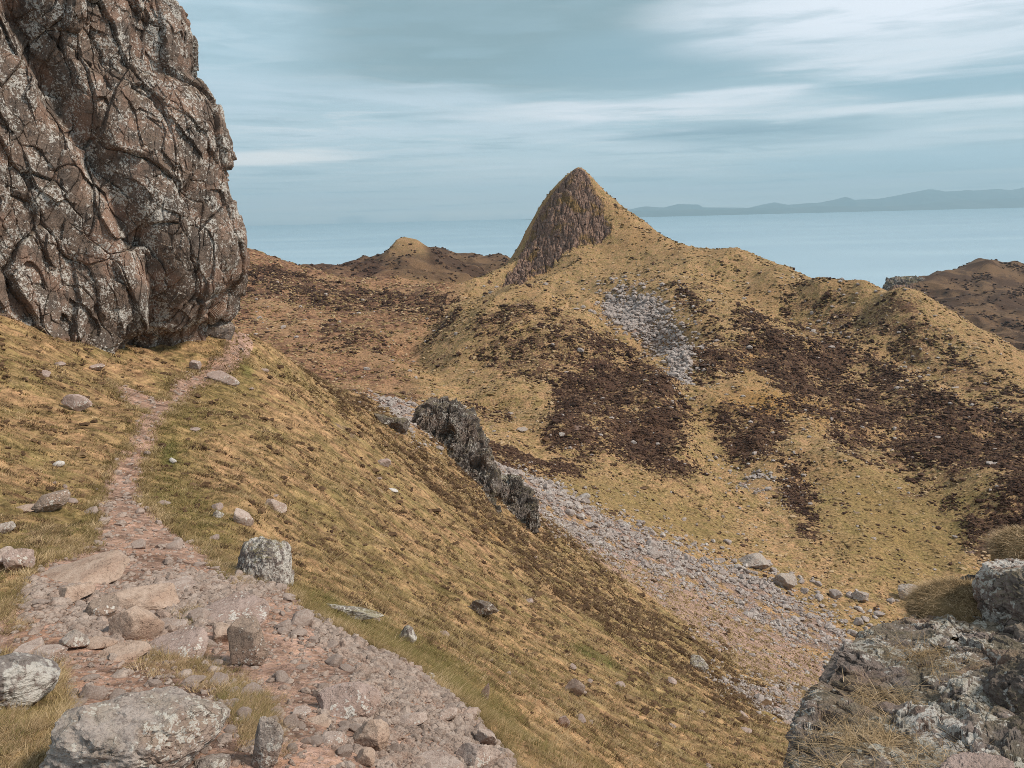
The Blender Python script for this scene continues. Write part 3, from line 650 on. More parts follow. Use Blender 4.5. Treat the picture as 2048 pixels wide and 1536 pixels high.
coast("mountains", 38000, [(1120, 440), (1180, 430), (1250, 420), (1290, 412), (1330, 414), (1355, 407), (1395, 408), (1400, 414), (1500, 414), (1530, 406), (1550, 403), (1575, 409), (1640, 404), (1670, 398), (1690, 392), (1705, 398), (1760, 396), (1790, 390), (1830, 381), (1860, 377), (1890, 382), (1930, 378), (1980, 376), (2020, 378), (2048, 373), (2120, 368), (2200, 381), (2280, 394)], 2600, 8)

# ------------------------------------------------------------------ rock bodies built as lofts
def loft(name, plan, mat, zs, ns, disp, closed=True, cap=True, **kw):
    """plan(s, z) -> x, y for s in 0..1 round the body; disp(P, N) -> displaced P"""
    s = np.linspace(0, 1, ns, endpoint=not closed)
    Sg_, Zg_ = np.meshgrid(s, zs, indexing='ij')
    x, y = plan(Sg_, Zg_)
    P = np.stack([x, y, Zg_], -1)
    ds = np.gradient(P, axis=0) if not closed else (np.roll(P, -1, 0) - np.roll(P, 1, 0))
    dz_ = np.gradient(P, axis=1)
    N = np.cross(ds, dz_); N /= np.linalg.norm(N, axis=-1, keepdims=True) + 1e-9
    P = disp(P, N)
    nz = len(zs); idx = np.arange(ns * nz).reshape(ns, nz)
    nxt = np.roll(idx, -1, 0) if closed else idx[1:]
    cur = idx if closed else idx[:-1]
    Fq = np.stack([cur[:, :-1], nxt[:, :-1], nxt[:, 1:], cur[:, 1:]], -1).reshape(-1, 4)
    V = P.reshape(-1, 3)
    if cap:
        V = np.concatenate([V, [P[:, -1].mean(0)]]); c = len(V) - 1
        Fq = np.concatenate([Fq, np.stack([cur[:, -1], nxt[:, -1], np.full(len(cur), c), np.full(len(cur), c)], -1)[:, [0, 1, 2, 2]]]) if False else Fq
    return mesh_obj(name, V, Fq, mat, **kw)

# the great cliff beside the path
sil = np.array([(348, 0), (372, 60), (370, 108), (367, 140), (395, 165), (415, 200), (432, 250), (443, 300), (450, 360), (460, 420), (478, 480), (481, 520), (470, 562), (447, 590), (432, 625), (404, 650), (410, 690), (432, 715), (430, 760), (430, 900)], float)
SP = at(sil[:, 0], sil[:, 1], 40.5)
zt = np.concatenate([[26, 18, 13.5], SP[:, 2]]); xt = np.concatenate([[-24, -21, -18.8], SP[:, 0]])
o_ = np.argsort(zt); zt, xt = zt[o_], xt[o_]
def cliff_plan(s, z):
    xr = np.interp(z, zt, xt)
    lean = np.clip(z + 3, 0, 40) * 0.10
    kx = [np.full_like(z, -62.0), np.full_like(z, -36.0), -21.3 - lean, -18.8 - 0.6 * lean, xr - 0.55, xr, xr - 0.7, xr - 9, np.full_like(z, -60.0)]
    ky = [np.full_like(z, 2.0), np.full_like(z, 18.0), 31.5 + 0.3 * lean, 35.0 + 0.2 * lean, np.full_like(z, 39.6), np.full_like(z, 41.0), np.full_like(z, 43.2), np.full_like(z, 58.0), np.full_like(z, 80.0)]
    ks = np.array([0, 0.08, 0.2, 0.42, 0.74, 0.80, 0.86, 0.95, 1.0])
    x = np.zeros_like(z); y = np.zeros_like(z)
    for i in range(len(ks) - 1):
        m = (s >= ks[i]) & (s <= ks[i + 1]); t = (s - ks[i]) / (ks[i + 1] - ks[i])
        x = np.where(m, kx[i] * (1 - t) + kx[i + 1] * t, x); y = np.where(m, ky[i] * (1 - t) + ky[i + 1] * t, y)
    return x, y
def rocky(P, N, sz, amp, seed, vert=0.45, tilt=0.25, cracks=1.0, fine=1.0, warp=0.3):
    x, y, z = P[..., 0], P[..., 1], P[..., 2]
    wx = fbm(x / sz * 0.9, y / sz * 0.9, z / sz * 0.6, 3, seed) * warp
    wy = fbm(x / sz * 0.9 + 9, y / sz * 0.9, z / sz * 0.6, 3, seed + 3) * warp
    X, Y_, Z_ = (x + tilt * z) / sz + wx, (y + tilt * 0.6 * z) / sz + wy, z / sz * vert + wx * 0.6
    f1, f2, idd, fa = worley(X, Y_, Z_, seed, True)
    g1, g2, ig, fb = worley(X * 2.3 + 5, Y_ * 2.3, Z_ * 3.0, seed + 50, True)
    h1, h2, ih, fc = worley(X * 5.6 + 5, Y_ * 5.6, Z_ * 8.2, seed + 90, True)
    d_ = amp * ((idd - 0.5) * 1.0 + fa * 2.0 - cracks * 0.42 * sstep(f2 - f1, 0.04, 0.0) * sstep(fbm(X * 0.5 + 7, Y_ * 0.5, Z_ * 0.5, 2, seed + 6), -0.1, 0.2) + 0.6 * fbm(X * 0.6, Y_ * 0.6, Z_ * 0.6, 3, seed + 7))
    msk = sstep(fbm(X * 0.7 + 4, Y_ * 0.7, Z_ * 0.7, 2, seed + 8), -0.25, 0.15)
    d_ += amp * 0.45 * msk * ((ig - 0.5) * 1.0 + fb * 1.8 - 0.35 * cracks * sstep(g2 - g1, 0.06, 0.0))
    d_ += amp * 0.22 * fine * ((ih - 0.5) + fc * 1.6 - 0.3 * sstep(h2 - h1, 0.08, 0.0))
    d_ += amp * 0.46 * fine * (fbm(X * 2.2, Y_ * 2.2, Z_ * 1.3, 5, seed + 13, 0.6, True) - 0.3)
    return d_
def cliff_disp(P, N):
    z = P[..., 2]
    d_ = rocky(P, N, 2.5, 0.62, 21, 0.34, -0.22)
    big = fbm((P[..., 1] - 0.25 * z) / 2.6, z / 16, 0.5, 2, 33) * 1.5
    # a slanting cleft up the face
    yc = 38.2 - (z + 8) * 0.20
    cl = -1.3 * np.exp(-((P[..., 1] - yc) / 0.5) ** 2) * sstep(z, -8, -3)
    ledge = -1.3 * sstep(z, -5.0, -5.9) * sstep(P[..., 1], 35.5, 37.5)
    edge = np.exp(-((P[..., 1] - 41.0) / 1.6) ** 2)
    jw = 0.25 * fbm(P[..., 1] / 2, z / 2, 0.3, 3, 35)
    j1, j2, ji, jf = worley((P[..., 1] + 0.16 * z) / 1.7 + jw, z / 4.6 + jw, 0.5, 36, True)
    k1, k2, ki, kf = worley((P[..., 1] + 0.16 * z) / 0.7 + jw, z / 1.7 + jw, 0.5, 38, True)
    d_ = 0.55 * d_ + 0.65 * (ji - 0.5) + 1.1 * jf + 0.24 * (ki - 0.5) + 0.4 * kf - 0.14 * sstep(j2 - j1, 0.04, 0.0)
    d_ = d_ * (1 - 0.45 * edge)
    return P + N * ((d_ + (big + cl) * (1 - edge) + ledge * (1 - edge))[..., None])
cliff = loft("cliff", cliff_plan, M['cliff'], np.linspace(-13, 26, 900), 1100, cliff_disp, closed=False, cap=False)
tag(cliff, 'towering dark grey-brown rock cliff speckled with white lichen on the left beside the path', None, None, 'structure')
print("cliff", time.time() - T00)

# rock face on the flank of the pointed peak: a bulging body let into the hill
def body(name, rows, mat, nz, ns, sz, amp, seed, depth=0.8, power=2.4, vert=0.45, tilt=0.0, **kw):
    """rows: (v, u_left, u_right, Y) from the top down; cross-section is a rounded box as deep as depth * width"""
    rows = np.array(rows, float); L_ = at(rows[:, 1], rows[:, 0], rows[:, 3]); R_ = at(rows[:, 2], rows[:, 0], rows[:, 3])
    z = (L_[:, 2] + R_[:, 2]) / 2; o = np.argsort(z)
    z, xl, xr, yy = z[o], L_[o, 0], R_[o, 0], L_[o, 1]
    def plan(s, zz):
        a = s * 2 * math.pi
        cxx = np.interp(zz, z, (xl + xr) / 2); hw = np.interp(zz, z, (xr - xl) / 2); yc = np.interp(zz, z, yy)
        zt_ = z.max(); hgt_ = 0.35 * np.interp(zt_, z, (xr - xl) / 2); sh_ = np.sqrt(np.clip(1 - (np.clip(zz - zt_ + hgt_, 0, hgt_) / hgt_) ** 2, 0.0004, 1))
        yc = yc + hw * depth * (1 - sh_); hw = hw * sh_
        ca, sa = np.cos(a), np.sin(a)
        rr = (np.abs(ca) ** power + np.abs(sa) ** power) ** (-1 / power)
        return cxx + hw * ca * rr, yc + hw * depth * (1 + sa * rr)
    def dsp(P, N):
        x = P[..., 0]
        d_ = rocky(P, N, sz, amp, seed, vert, tilt)
        d_ = d_ * sstep(P[..., 2].max() - P[..., 2], -0.3 * sz, 0.5 * sz)
        return P + N * d_[..., None]
    return loft(name, plan, mat, np.linspace(z.min(), z.max(), nz), ns, dsp, closed=True, cap=False, **kw)
print("rocks", time.time() - T00)
tag(body("rock_face", [(553, 1792, 1840, 893), (562, 1782, 1852, 888), (582, 1777, 1852, 880), (600, 1776, 1836, 872), (640, 1770, 1820, 860)], M['peak'], 160, 320, 7.0, 2.6, 66, 0.5, 2.4, 0.35), 'small grey crag at the left end of the far right hill', None, None, 'structure')

# ------------------------------------------------------------------ stones
import bmesh
_ico = {}
def ico(sub):
    if sub not in _ico:
        bm = bmesh.new(); bmesh.ops.create_icosphere(bm, subdivisions=sub, radius=1)
        _ico[sub] = (np.array([v.co[:] for v in bm.verts]), np.array([[v.index for v in f.verts] for f in bm.faces])); bm.free()
    return _ico[sub]
def rock_shape(seed, sub=4, planes=14, rough=0.05, flat=0.0):
    g_ = np.random.default_rng(seed)
    D, Fc = ico(sub)
    nn = g_.normal(size=(planes, 3)); nn /= np.linalg.norm(nn, axis=1)[:, None]
    dd = g_.uniform(0.62 if planes < 15 else 0.76, 0.95, planes)
    if flat: nn = np.concatenate([nn, [[0, 0, 1.0]]]); dd = np.concatenate([dd, [0.7]])
    dot = D @ nn.T
    r = np.where(dot > 0.05, dd / np.maximum(dot, 0.05), 9.0)
    ks = 60 if planes < 10 else 34 if planes < 15 else 16
    rs = -np.log(np.exp(-r * ks).sum(1)) / ks
    rs = np.minimum(rs, 1.25)
    V = D * rs[:, None]
    off = g_.uniform(0, 50, 3)
    q = V + off
    if rough:
        V = V * (1 + rough * 1.6 * fbm(q[:, 0] * 1.6, q[:, 1] * 1.6, q[:, 2] * 1.6, 3, 3) + rough * (fbm(q[:, 0] * 5, q[:, 1] * 5, q[:, 2] * 5, 4, 5)))[:, None]
        if sub >= 5:
            f1, f2, i_ = worley(q[:, 0] * 3, q[:, 1] * 3, q[:, 2] * 3, 9)
            V = V * (1 - rough * 0.35 * sstep(f2 - f1, 0.06, 0.0) + rough * 0.55 * (i_ - 0.5) + rough * 0.35 * fbm(q[:, 0] * 14, q[:, 1] * 14, q[:, 2] * 14, 3, 6))[:, None]
    V /= np.abs(V).max(0)
    return V, Fc
def normal_at(x, y, e=0.25):
    zx = (gsample(Zb, x + e, y) - gsample(Zb, x - e, y)) / (2 * e); zy = (gsample(Zb, x, y + e) - gsample(Zb, x, y - e)) / (2 * e)
    v = np.stack([-zx, -zy, np.ones_like(zx)], -1); return v / np.linalg.norm(v, axis=-1, keepdims=True)
_rs = [100]
def stone(name, label, cat, u, v, w, h, mat, sub=4, planes=13, rough=0.05, dr=0.8, tilt=(0, 0), rot=None, sink=0.35, flat=0, group=None, Y=None, seed=None, along=False, hm=0.0):
    """a stone whose foot is seen at (u, v), w x h as seen"""
    _rs[0] += 1; sd_ = seed or _rs[0]
    base = hit([u], [v])[0] if Y is None else at(u, v, Y)
    dist = np.linalg.norm(base)
    W = w / F * dist; Dp = W * dr
    # seen height = height * cos(dep) + depth * sin(dep)
    dep = math.atan2(-base[2], math.hypot(base[0], base[1]))
    Hh = max((h / F * dist - 0.75 * Dp * math.sin(dep)) / max(math.cos(dep), 0.3), 0.22 * h / F * dist, hm * W)
    Hf = Hh * (1 + sink)
    V, Fc = rock_shape(sd_, sub, planes, rough, flat)
    V = V * np.array([W / 2, Dp / 2, Hf / 2])
    fw = np.array([base[0], base[1], 0]); fw /= np.linalg.norm(fw)
    c = base + fw * Dp * 0.42
    zg = base[2] if Y is not None else float(gsample(Zg, np.array(c[0]), np.array(c[1])))
    nrm = normal_at(np.array(c[0]), np.array(c[1]), max(0.15, W * 0.4))
    if along:
        zc = 0.5 * (zg + base[2])
    else:
        zc = min(zg, base[2] + 0.3 * Hh)
    me_o = mesh_obj(name, V, Fc, M[mat])
    yaw = -math.atan2(base[0], base[1]) + (rot if rot is not None else 0)
    Rm = Matrix.Rotation(R(tilt[0]), 4, 'X') @ Matrix.Rotation(R(tilt[1]), 4, 'Y')
    al = Vector((0, 0, 1)).rotation_difference(Vector(nrm)).to_matrix().to_4x4() if along else Matrix()
    me_o.matrix_world = Matrix.Translation((c[0], c[1], zc + Hf / 2 - sink * Hf * 0.5 - (0.12 * Hf if along else 0))) @ al @ Matrix.Rotation(yaw, 4, 'Z') @ Rm
    tag(me_o, label, cat, group)
    return me_o

# foreground boulders and slabs (foot u, v, seen width, seen height)
stone('boulder', 'big grey lichen-streaked boulder in the bottom left foreground below the path', 'boulder', 298, 1600, 300, 190, 'grey', 6, 24, 0.10, 0.8, sink=0.6, seed=11, hm=0.42)
stone('boulder', 'grey boulder with bright white lichen patches at the left edge of the picture', 'boulder', 30, 1420, 170, 118, 'lichenw', 6, 20, 0.06, 0.75, sink=0.5, seed=12, hm=0.5)
stone('stone_slab', 'long sloping tan slab at the head of the stony step across the path', 'stone slab', 165, 1172, 205, 62, 'tan', 5, 8, 0.022, 0.75, tilt=(6, -9), sink=0.3, flat=1, seed=13)
stone('rock', 'tan block tucked under the lower edge of the long sloping slab', 'rock', 150, 1206, 68, 42, 'tan', 5, 8, 0.028, 0.8, seed=14)
stone('rock', 'angular wedge-shaped brown boulder in the middle of the stony step', 'rock', 279, 1280, 92, 76, 'tan', 5, 7, 0.025, 0.8, tilt=(8, 12), seed=15)
stone('stone_slab', 'orange-tan slab with a dark undercut front beside the wedge-shaped boulder', 'stone slab', 296, 1222, 122, 60, 'tan', 5, 8, 0.028, 0.8, tilt=(4, 10), flat=1, seed=16)
stone('stone_slab', 'flat pinkish slab lying behind the orange-tan undercut slab', 'stone slab', 346, 1184, 84, 28, 'pink', 5, 9, 0.03, 0.9, flat=1, seed=17)
stone('stone_slab', 'wide flat speckled grey slab at the right edge of the stony step', 'stone slab', 462, 1252, 215, 78, 'pinkl', 6, 12, 0.06, 0.75, tilt=(3, -4), flat=1, sink=0.5, seed=18)
stone('rock', 'dark brown leaning block left of the wedge-shaped boulder', 'rock', 212, 1240, 58, 44, 'tand', 5, 8, 0.03, 0.8, seed=19)
stone('stone_slab', 'left half of the split pale paving slab near the white-spotted boulder', 'stone slab', 66, 1318, 56, 38, 'pink', 4, 8, 0.02, 1.0, flat=1, sink=0.6, seed=20)
stone('stone_slab', 'right half of the split pale paving slab near the white-spotted boulder', 'stone slab', 104, 1328, 62, 46, 'pink', 4, 8, 0.02, 1.0, flat=1, sink=0.6, seed=21)
stone('rock', 'grey lichen-flecked lump between the split slab and the triangular stone', 'rock', 150, 1302, 48, 38, 'grey', 4, 12, 0.06, seed=22)
stone('rock', 'triangular orange-tan stone above the flat oval slab', 'rock', 206, 1300, 54, 32, 'tan', 4, 7, 0.03, 0.9, flat=1, seed=23)
stone('stone_slab', 'flat oval grey-tan slab with a shadowed front edge', 'stone slab', 247, 1326, 92, 36, 'tan', 5, 10, 0.03, 0.8, flat=1, tilt=(4, 0), seed=24)
stone('stone_slab', 'long tan slab with a grey lichened right end above the big grey boulder', 'stone slab', 360, 1318, 170, 56, 'pinkl', 5, 10, 0.05, 0.7, tilt=(3, -8), flat=1, sink=0.5, seed=25)
stone('rock', 'dark brown fractured block standing at the right end of the stony step', 'rock', 500, 1334, 80, 88, 'tand', 5, 9, 0.05, 0.7, tilt=(0, 14), seed=26)
stone('rock', 'tan slabby block leaning against the dark fractured block', 'rock', 448, 1286, 66, 42, 'tan', 4, 8, 0.04, 0.8, seed=27)
stone('rock', 'small pale stone in the grass gap right of the wedge-shaped boulder', 'rock', 345, 1262, 60, 20, 'pink', 4, 9, 0.03, 0.8, seed=28)
stone('boulder', 'dark mossy-topped boulder with white lichen on the grass slope right of the path', 'boulder', 530, 1164, 132, 112, 'lichen', 6, 16, 0.09, 0.6, tilt=(0, 6), sink=0.9, seed=129, hm=0.75)
stone('rock', 'pink tilted stone just above the dark mossy-topped boulder', 'rock', 488, 1050, 44, 36, 'pink', 4, 8, 0.04, 0.7, tilt=(0, 35), seed=30)
stone('rock', 'tilted dark-faced rock in the turf left of the path', 'rock', 105, 1028, 66, 38, 'tand', 5, 8, 0.05, 0.7, tilt=(0, -25), seed=31)
stone('rock', 'low pale stone beside the tilted dark-faced rock', 'rock', 60, 1024, 52, 14, 'tan', 4, 9, 0.03, seed=32)
stone('rock', 'small grey rock in the turf at the left edge of the picture', 'rock', 10, 1068, 34, 26, 'grey', 4, 10, 0.05, seed=33)
stone('rock', 'rounded pinkish rock with a white lichen streak near the left edge', 'rock', 40, 1146, 50, 52, 'pinkl', 5, 10, 0.05, seed=34)
stone('rock', 'flat pinkish rock running out of the left edge beside the streaked rock', 'rock', 2, 1138, 60, 34, 'pink', 4, 10, 0.05, seed=35)
stone('boulder', 'smooth pale-worn boulder sunk into the gravel of the path', 'boulder', 692, 1436, 136, 84, 'pinkl', 6, 9, 0.05, 0.85, sink=0.6, seed=36)
stone('rock', 'reddish squared block at the bottom right of the gravel path', 'rock', 958, 1548, 92, 68, 'pink', 5, 8, 0.05, 0.8, tilt=(0, -12), seed=37)
stone('rock', 'small angular stone behind the reddish squared block', 'rock', 972, 1494, 44, 38, 'pink', 4, 8, 0.05, seed=38)
stone('rock', 'brown half-buried rock below the smooth pale-worn boulder', 'rock', 738, 1500, 78, 66, 'tan', 5, 9, 0.06, 0.9, sink=0.5, seed=39)
stone('rock', 'light pink flat stone left of the brown half-buried rock', 'rock', 600, 1434, 42, 24, 'pink', 4, 7, 0.03, flat=1, seed=40)
stone('rock', 'long low stone in the gravel right of the smooth pale-worn boulder', 'rock', 828, 1456, 66, 30, 'pink', 4, 9, 0.04, 0.5, seed=41)
stone('rock', 'blocky pink stone near the turf edge of the gravel path', 'rock', 894, 1446, 46, 34, 'pink', 4, 8, 0.04, seed=42)
stone('stone_slab', 'flat pinkish slab cut by the bottom edge of the picture', 'stone slab', 872, 1560, 112, 48, 'pink', 5, 8, 0.03, 0.9, flat=1, seed=43)
stone('stone_slab', 'long flagstone set in the earth at the bottom of the path', 'stone slab', 662, 1492, 62, 44, 'pink', 4, 7, 0.03, 1.0, flat=1, sink=0.6, rot=0.5, seed=44)
stone('rock', 'reddish-brown stone low on the path near the bottom edge', 'rock', 733, 1534, 44, 36, 'tan', 4, 8, 0.04, seed=45)
stone('rock', 'upright grey rock right of the big grey boulder', 'rock', 538, 1545, 62, 92, 'grey', 5, 10, 0.08, 0.7, seed=46)
stone('rock', 'whitish low rock at the bottom edge between the grey boulder and the upright grey rock', 'rock', 425, 1556, 66, 44, 'grey', 5, 10, 0.06, seed=47)
stone('stone_slab', 'cracked pink flagstone on the path below the pale-worn boulder', 'stone slab', 640, 1455, 60, 26, 'tan', 4, 7, 0.03, 1.0, flat=1, sink=0.6, seed=48)
stone('rock', 'long white-lichened rock with an orange moss cap on the slope above the gravel', 'rock', 706, 1238, 122, 40, 'lichen', 5, 9, 0.08, 0.4, tilt=(0, 18), seed=49)
stone('rock', 'small lichened rock poking from the bank below the moss-capped rock', 'rock', 816, 1286, 38, 34, 'lichen', 4, 9, 0.08, 0.6, tilt=(0, 25), seed=50)
stone('rock', 'dark jagged rock alone in the middle of the grass slope', 'rock', 962, 1234, 70, 34, 'dark', 5, 9, 0.10, 0.4, tilt=(0, 18), seed=51)
stone('rock', 'pinkish strip of bare rock in the turf above the dark mossy boulder', 'rock', 548, 1022, 54, 26, 'pink', 4, 9, 0.05, 0.5, tilt=(0, 25), seed=52)
stone('rock', 'tiny dark rock left of the pink tilted stone', 'rock', 438, 1036, 20, 16, 'lichen', 4, 9, 0.05, seed=53)
stone('rock', 'white quartzy stone on the turf edge of the gravel path', 'rock', 857, 1358, 24, 16, 'white', 4, 8, 0.03, seed=54)
stone('rock', 'narrow pale stone on the bank right of the ochre turf patch', 'rock', 972, 1402, 18, 34, 'pinkl', 4, 8, 0.04, 0.5, tilt=(0, 20), seed=55)
stone('rock', 'pale upright stone low on the grass slope', 'rock', 1128, 1456, 22, 26, 'pinkl', 4, 8, 0.04, 0.6, tilt=(0, 20), seed=56)
stone('rock', 'pinkish stone sliver on the open grass slope', 'rock', 1152, 1392, 34, 32, 'pink', 4, 8, 0.04, 0.4, tilt=(0, 35), seed=57)
stone('rock', 'pinkish rock with white ends in the turf left of the path', 'rock', 156, 824, 48, 30, 'pinkl', 4, 8, 0.05, 0.5, tilt=(0, 25), seed=58)
stone('rock', 'small pale rock in the turf below the foot of the cliff', 'rock', 196, 744, 26, 14, 'pinkl', 4, 8, 0.05, seed=59)
stone('rock', 'long thin pale stone on the outer edge of the path bend', 'rock', 448, 768, 62, 22, 'pinkl', 4, 7, 0.03, 0.25, tilt=(0, 25), seed=60)
stone('rock', 'grey outcrop at the corner where the path rounds the cliff', 'rock', 442, 680, 66, 52, 'dark', 5, 9, 0.08, 0.7, tilt=(0, 12), seed=61)
stone('rock', 'pale stone against the bank where the path passes the cliff foot', 'rock', 392, 742, 22, 20, 'pinkl', 4, 8, 0.05, seed=62)
stone('rock', 'small dark stone on the outer edge of the path at the corner', 'rock', 484, 703, 9, 8, 'dark', 3, 8, 0.03, seed=63)
stone('rock', 'small white stone in dark turf right of the path', 'rock', 346, 928, 14, 12, 'white', 3, 8, 0.03, seed=64)
stone('rock', 'white-flecked stone in the turf left of the path', 'rock', 116, 934, 22, 12, 'white', 3, 8, 0.05, seed=65)
stone('rock', 'small pale stone high on the grass slope', 'rock', 786, 984, 26, 9, 'white', 3, 8, 0.03, 0.5, tilt=(0, 20), seed=66)
stone('boulder', 'biggest dark boulder on the green valley floor left of the grass mound', 'boulder', 1817, 1202, 48, 34, 'grey', 5, 10, 0.09, 0.8, seed=67)
stone('boulder', 'white lichened boulder lying low on the slope beside the lower scree', 'boulder', 1397, 1340, 36, 32, 'lichen', 5, 10, 0.08, 0.7, seed=68)
stone('boulder', 'grey split boulder on the valley floor left of the biggest dark boulder', 'boulder', 1722, 1206, 36, 26, 'grey', 5, 10, 0.09, 0.8, seed=69)
stone('boulder', 'flat light boulder at the upper edge of the boulder field', 'boulder', 1508, 1138, 62, 38, 'grey', 5, 10, 0.08, 0.8, seed=70)
stone('boulder', 'dark boulder cluster block in the centre of the boulder field', 'boulder', 1566, 1176, 48, 34, 'grey', 5, 10, 0.09, 0.8, seed=71)
stone('boulder', 'pale block lying alone on the tan flat beyond the jagged crag', 'boulder', 1044, 866, 26, 12, 'grey', 4, 9, 0.06, 0.8, seed=72)
stone('boulder', 'low dark boulder with a flat top just beyond the crag summit', 'boulder', 924, 818, 20, 9, 'grey', 4, 9, 0.06, 0.8, seed=73)

# the jagged crag that breaks the slope
c1 = body("crag", [(806, 850, 900, 72), (820, 838, 918, 71), (850, 830, 945, 69.5), (885, 842, 962, 68), (920, 860, 975, 66), (955, 885, 980, 64), (1000, 915, 985, 61), (1060, 950, 1000, 58)], M['crag'], 460, 560, 1.15, 0.72, 71, 0.8, 2.6, 0.32, -0.5)
tag(c1, 'tall dark jagged crag breaking the far edge of the grass slope', 'crag')
c2 = body("crag", [(955, 985, 1026, 67), (970, 974, 1040, 66), (1000, 964, 1064, 64.5), (1035, 980, 1078, 62.5), (1075, 1012, 1074, 60.5)], M['crag'], 300, 460, 1.0, 0.6, 75, 0.8, 2.6, 0.32, -0.5)
tag(c2, 'lower dark crag just below and right of the tall jagged one', 'crag')
for k_, (u_, v_, w_, h_) in enumerate([(800, 868, 60, 40), (765, 850, 46, 24)]):
    stone('rock_ledge', ['dark rock ledge joining the tall crag to the slope edge on its left', 'small dark ledge at the far left end of the crag line'][k_], 'rock ledge', u_, v_, w_, h_, 'crag', 5, 10, 0.12, 0.6, seed=80 + k_)
print("stones", time.time() - T00)

# ------------------------------------------------------------------ scattered stones, heather and grass
def pick(weight, k, seed):
    g_ = np.random.default_rng(seed)
    w = (weight * VIS)[:-1, :-1] * np.diff(PH)[:, None] * np.diff(S)[None]
    c = np.cumsum(w.ravel(), dtype=np.float64); j = np.searchsorted(c, g_.uniform(0, c[-1], k))
    i, j = np.unravel_index(np.clip(j, 0, w.size - 1), w.shape)
    ph = PH[i] + g_.uniform(0, 1, k) * (PH[i + 1] - PH[i]); s_ = S[j] + g_.uniform(0, 1, k) * (S[j + 1] - S[j])
    r = np.exp(s_); x = r * np.sin(ph); y = r * np.cos(ph)
    return np.stack([x, y, gsample(Zg, x, y)], 1), r
def rotz(V, a):
    c, s_ = np.cos(a)[:, None], np.sin(a)[:, None]
    return np.stack([V[..., 0] * c - V[..., 1] * s_, V[..., 0] * s_ + V[..., 1] * c, V[..., 2]], -1)
def scatter(name, P, size, temps, mat, seed, squash=(0.5, 0.8), sink=0.3, stuff=True, shade=True, stretch=0.3):
    g_ = np.random.default_rng(seed); Vs, Fs, Sh = [], [], []; off = 0
    ch = g_.integers(0, len(temps), len(P))
    for t, (tv, tf) in enumerate(temps):
        m = ch == t; k = m.sum()
        if not k: continue
        sc3 = size[m][:, None] * np.stack([g_.uniform(1 - stretch, 1 + stretch, k), g_.uniform(1 - stretch, 1 + stretch, k), g_.uniform(*squash, k)], 1)
        V = rotz(tv[None] * sc3[:, None, :], g_.uniform(0, 6.28, k))
        V[..., 2] -= (sc3[:, 2] * (sink * 2 - 1) if True else 0)[:, None]
        V += P[m][:, None, :]
        Vs.append(V.reshape(-1, 3)); Fs.append((tf[None] + off + (np.arange(k) * len(tv))[:, None, None]).reshape(-1, tf.shape[1])); off += k * len(tv)
        Sh.append(np.repeat(g_.uniform(0, 1, k), len(tv)))
    o = mesh_obj(name, np.concatenate(Vs), np.concatenate(Fs), mat, attrs={'shade': ('POINT', np.concatenate(Sh))})
    if stuff: o['kind'] = 'stuff'
    return o
T1 = [rock_shape(500 + k, 1, 8, 0.0) for k in range(8)]
T2 = [rock_shape(520 + k, 2, 9, 0.04) for k in range(10)]
one = np.ones_like(Rg, np.float32)
near_d = sstep(Rg, 22, 10)
# gravel of the path
grv = blur(mask(["600,1190 700,1265 850,1345 960,1440 1060,1560 760,1560 700,1440 720,1340 640,1290", "280,1290 60,1250 60,1160 200,1190 330,1150 440,1150 560,1180 420,1260"], 0.012, 0.012), 6, 5)
wgt = np.clip(dirt, 0, 1) ** 2 * (0.05 + grv * (0.25 + 0.9 * (w3 + 0.5 * w1 > 0.02)))
P, r = pick(wgt, 20000, 1)
g_ = np.random.default_rng(2)
sz = (0.0030 * r ** 0.8 * g_.lognormal(0, 0.5, len(r))).clip(0.004, 0.09)
gr1 = scatter('gravel', P, sz, T1, M['tanw'], 3, (0.4, 0.9), 0.35)
P, r = pick(wgt, 3200, 4)
sz = (0.0062 * r ** 0.75 * np.random.default_rng(5).lognormal(0, 0.4, len(r))).clip(0.01, 0.10)
scatter('gravel', P, sz, T2, M['tanw'], 6, (0.4, 0.9), 0.35)
# loose stones on the path: single things
P, r = pick(np.clip(dirt, 0, 1) ** 2 * sstep(Rg, 20, 12), 170, 8)
szs = (0.015 * r ** 0.65 * np.random.default_rng(9).lognormal(0, 0.35, len(r))).clip(0.02, 0.14)
TS = [rock_shape(540 + k, 3, 9, 0.05) for k in range(10)]
meshes = []
def copies(name, P, size, temps, mat, label, cat, group, seed, squash=(0.45, 0.8), sink=0.3, where=None):
    g_ = np.random.default_rng(seed); protos = []
    for k, (tv, tf) in enumerate(temps):
        o = mesh_obj(name, tv, tf, mat); protos.append(o); tag(o, label, cat, group)
    for i in range(len(P)):
        k = i % len(temps)
        if i < len(temps): o = protos[k]
        else:
            o = protos[k].copy(); scene.collection.objects.link(o)
        z = size[i] * g_.uniform(*squash)
        o.scale = (size[i] * g_.uniform(0.75, 1.3), size[i] * g_.uniform(0.75, 1.3), z)
        o.rotation_euler = (g_.uniform(-0.2, 0.2), g_.uniform(-0.2, 0.2), g_.uniform(0, 6.28))
        o.location = (P[i][0], P[i][1], P[i][2] + z * (1 - 2 * sink))
        if where: o['label'] = where(P[i])
copies('stone', P, szs, TS, M['pink'], 'loose fist-sized pinkish stone lying among the gravel of the path', 'stone', 'loose stones on the path', 10, where=lambda p: 'loose pinkish stone on the ' + ('gravel at the bottom of the picture' if p[1] < 5.2 else 'trodden earth of the gravel bend' if p[0] > -2.2 and p[1] < 8 else 'rubble between the slabs of the stony step' if p[1] < 9.5 else 'worn path above the stony step' if p[1] < 15 else 'narrow path climbing to the cliff'))
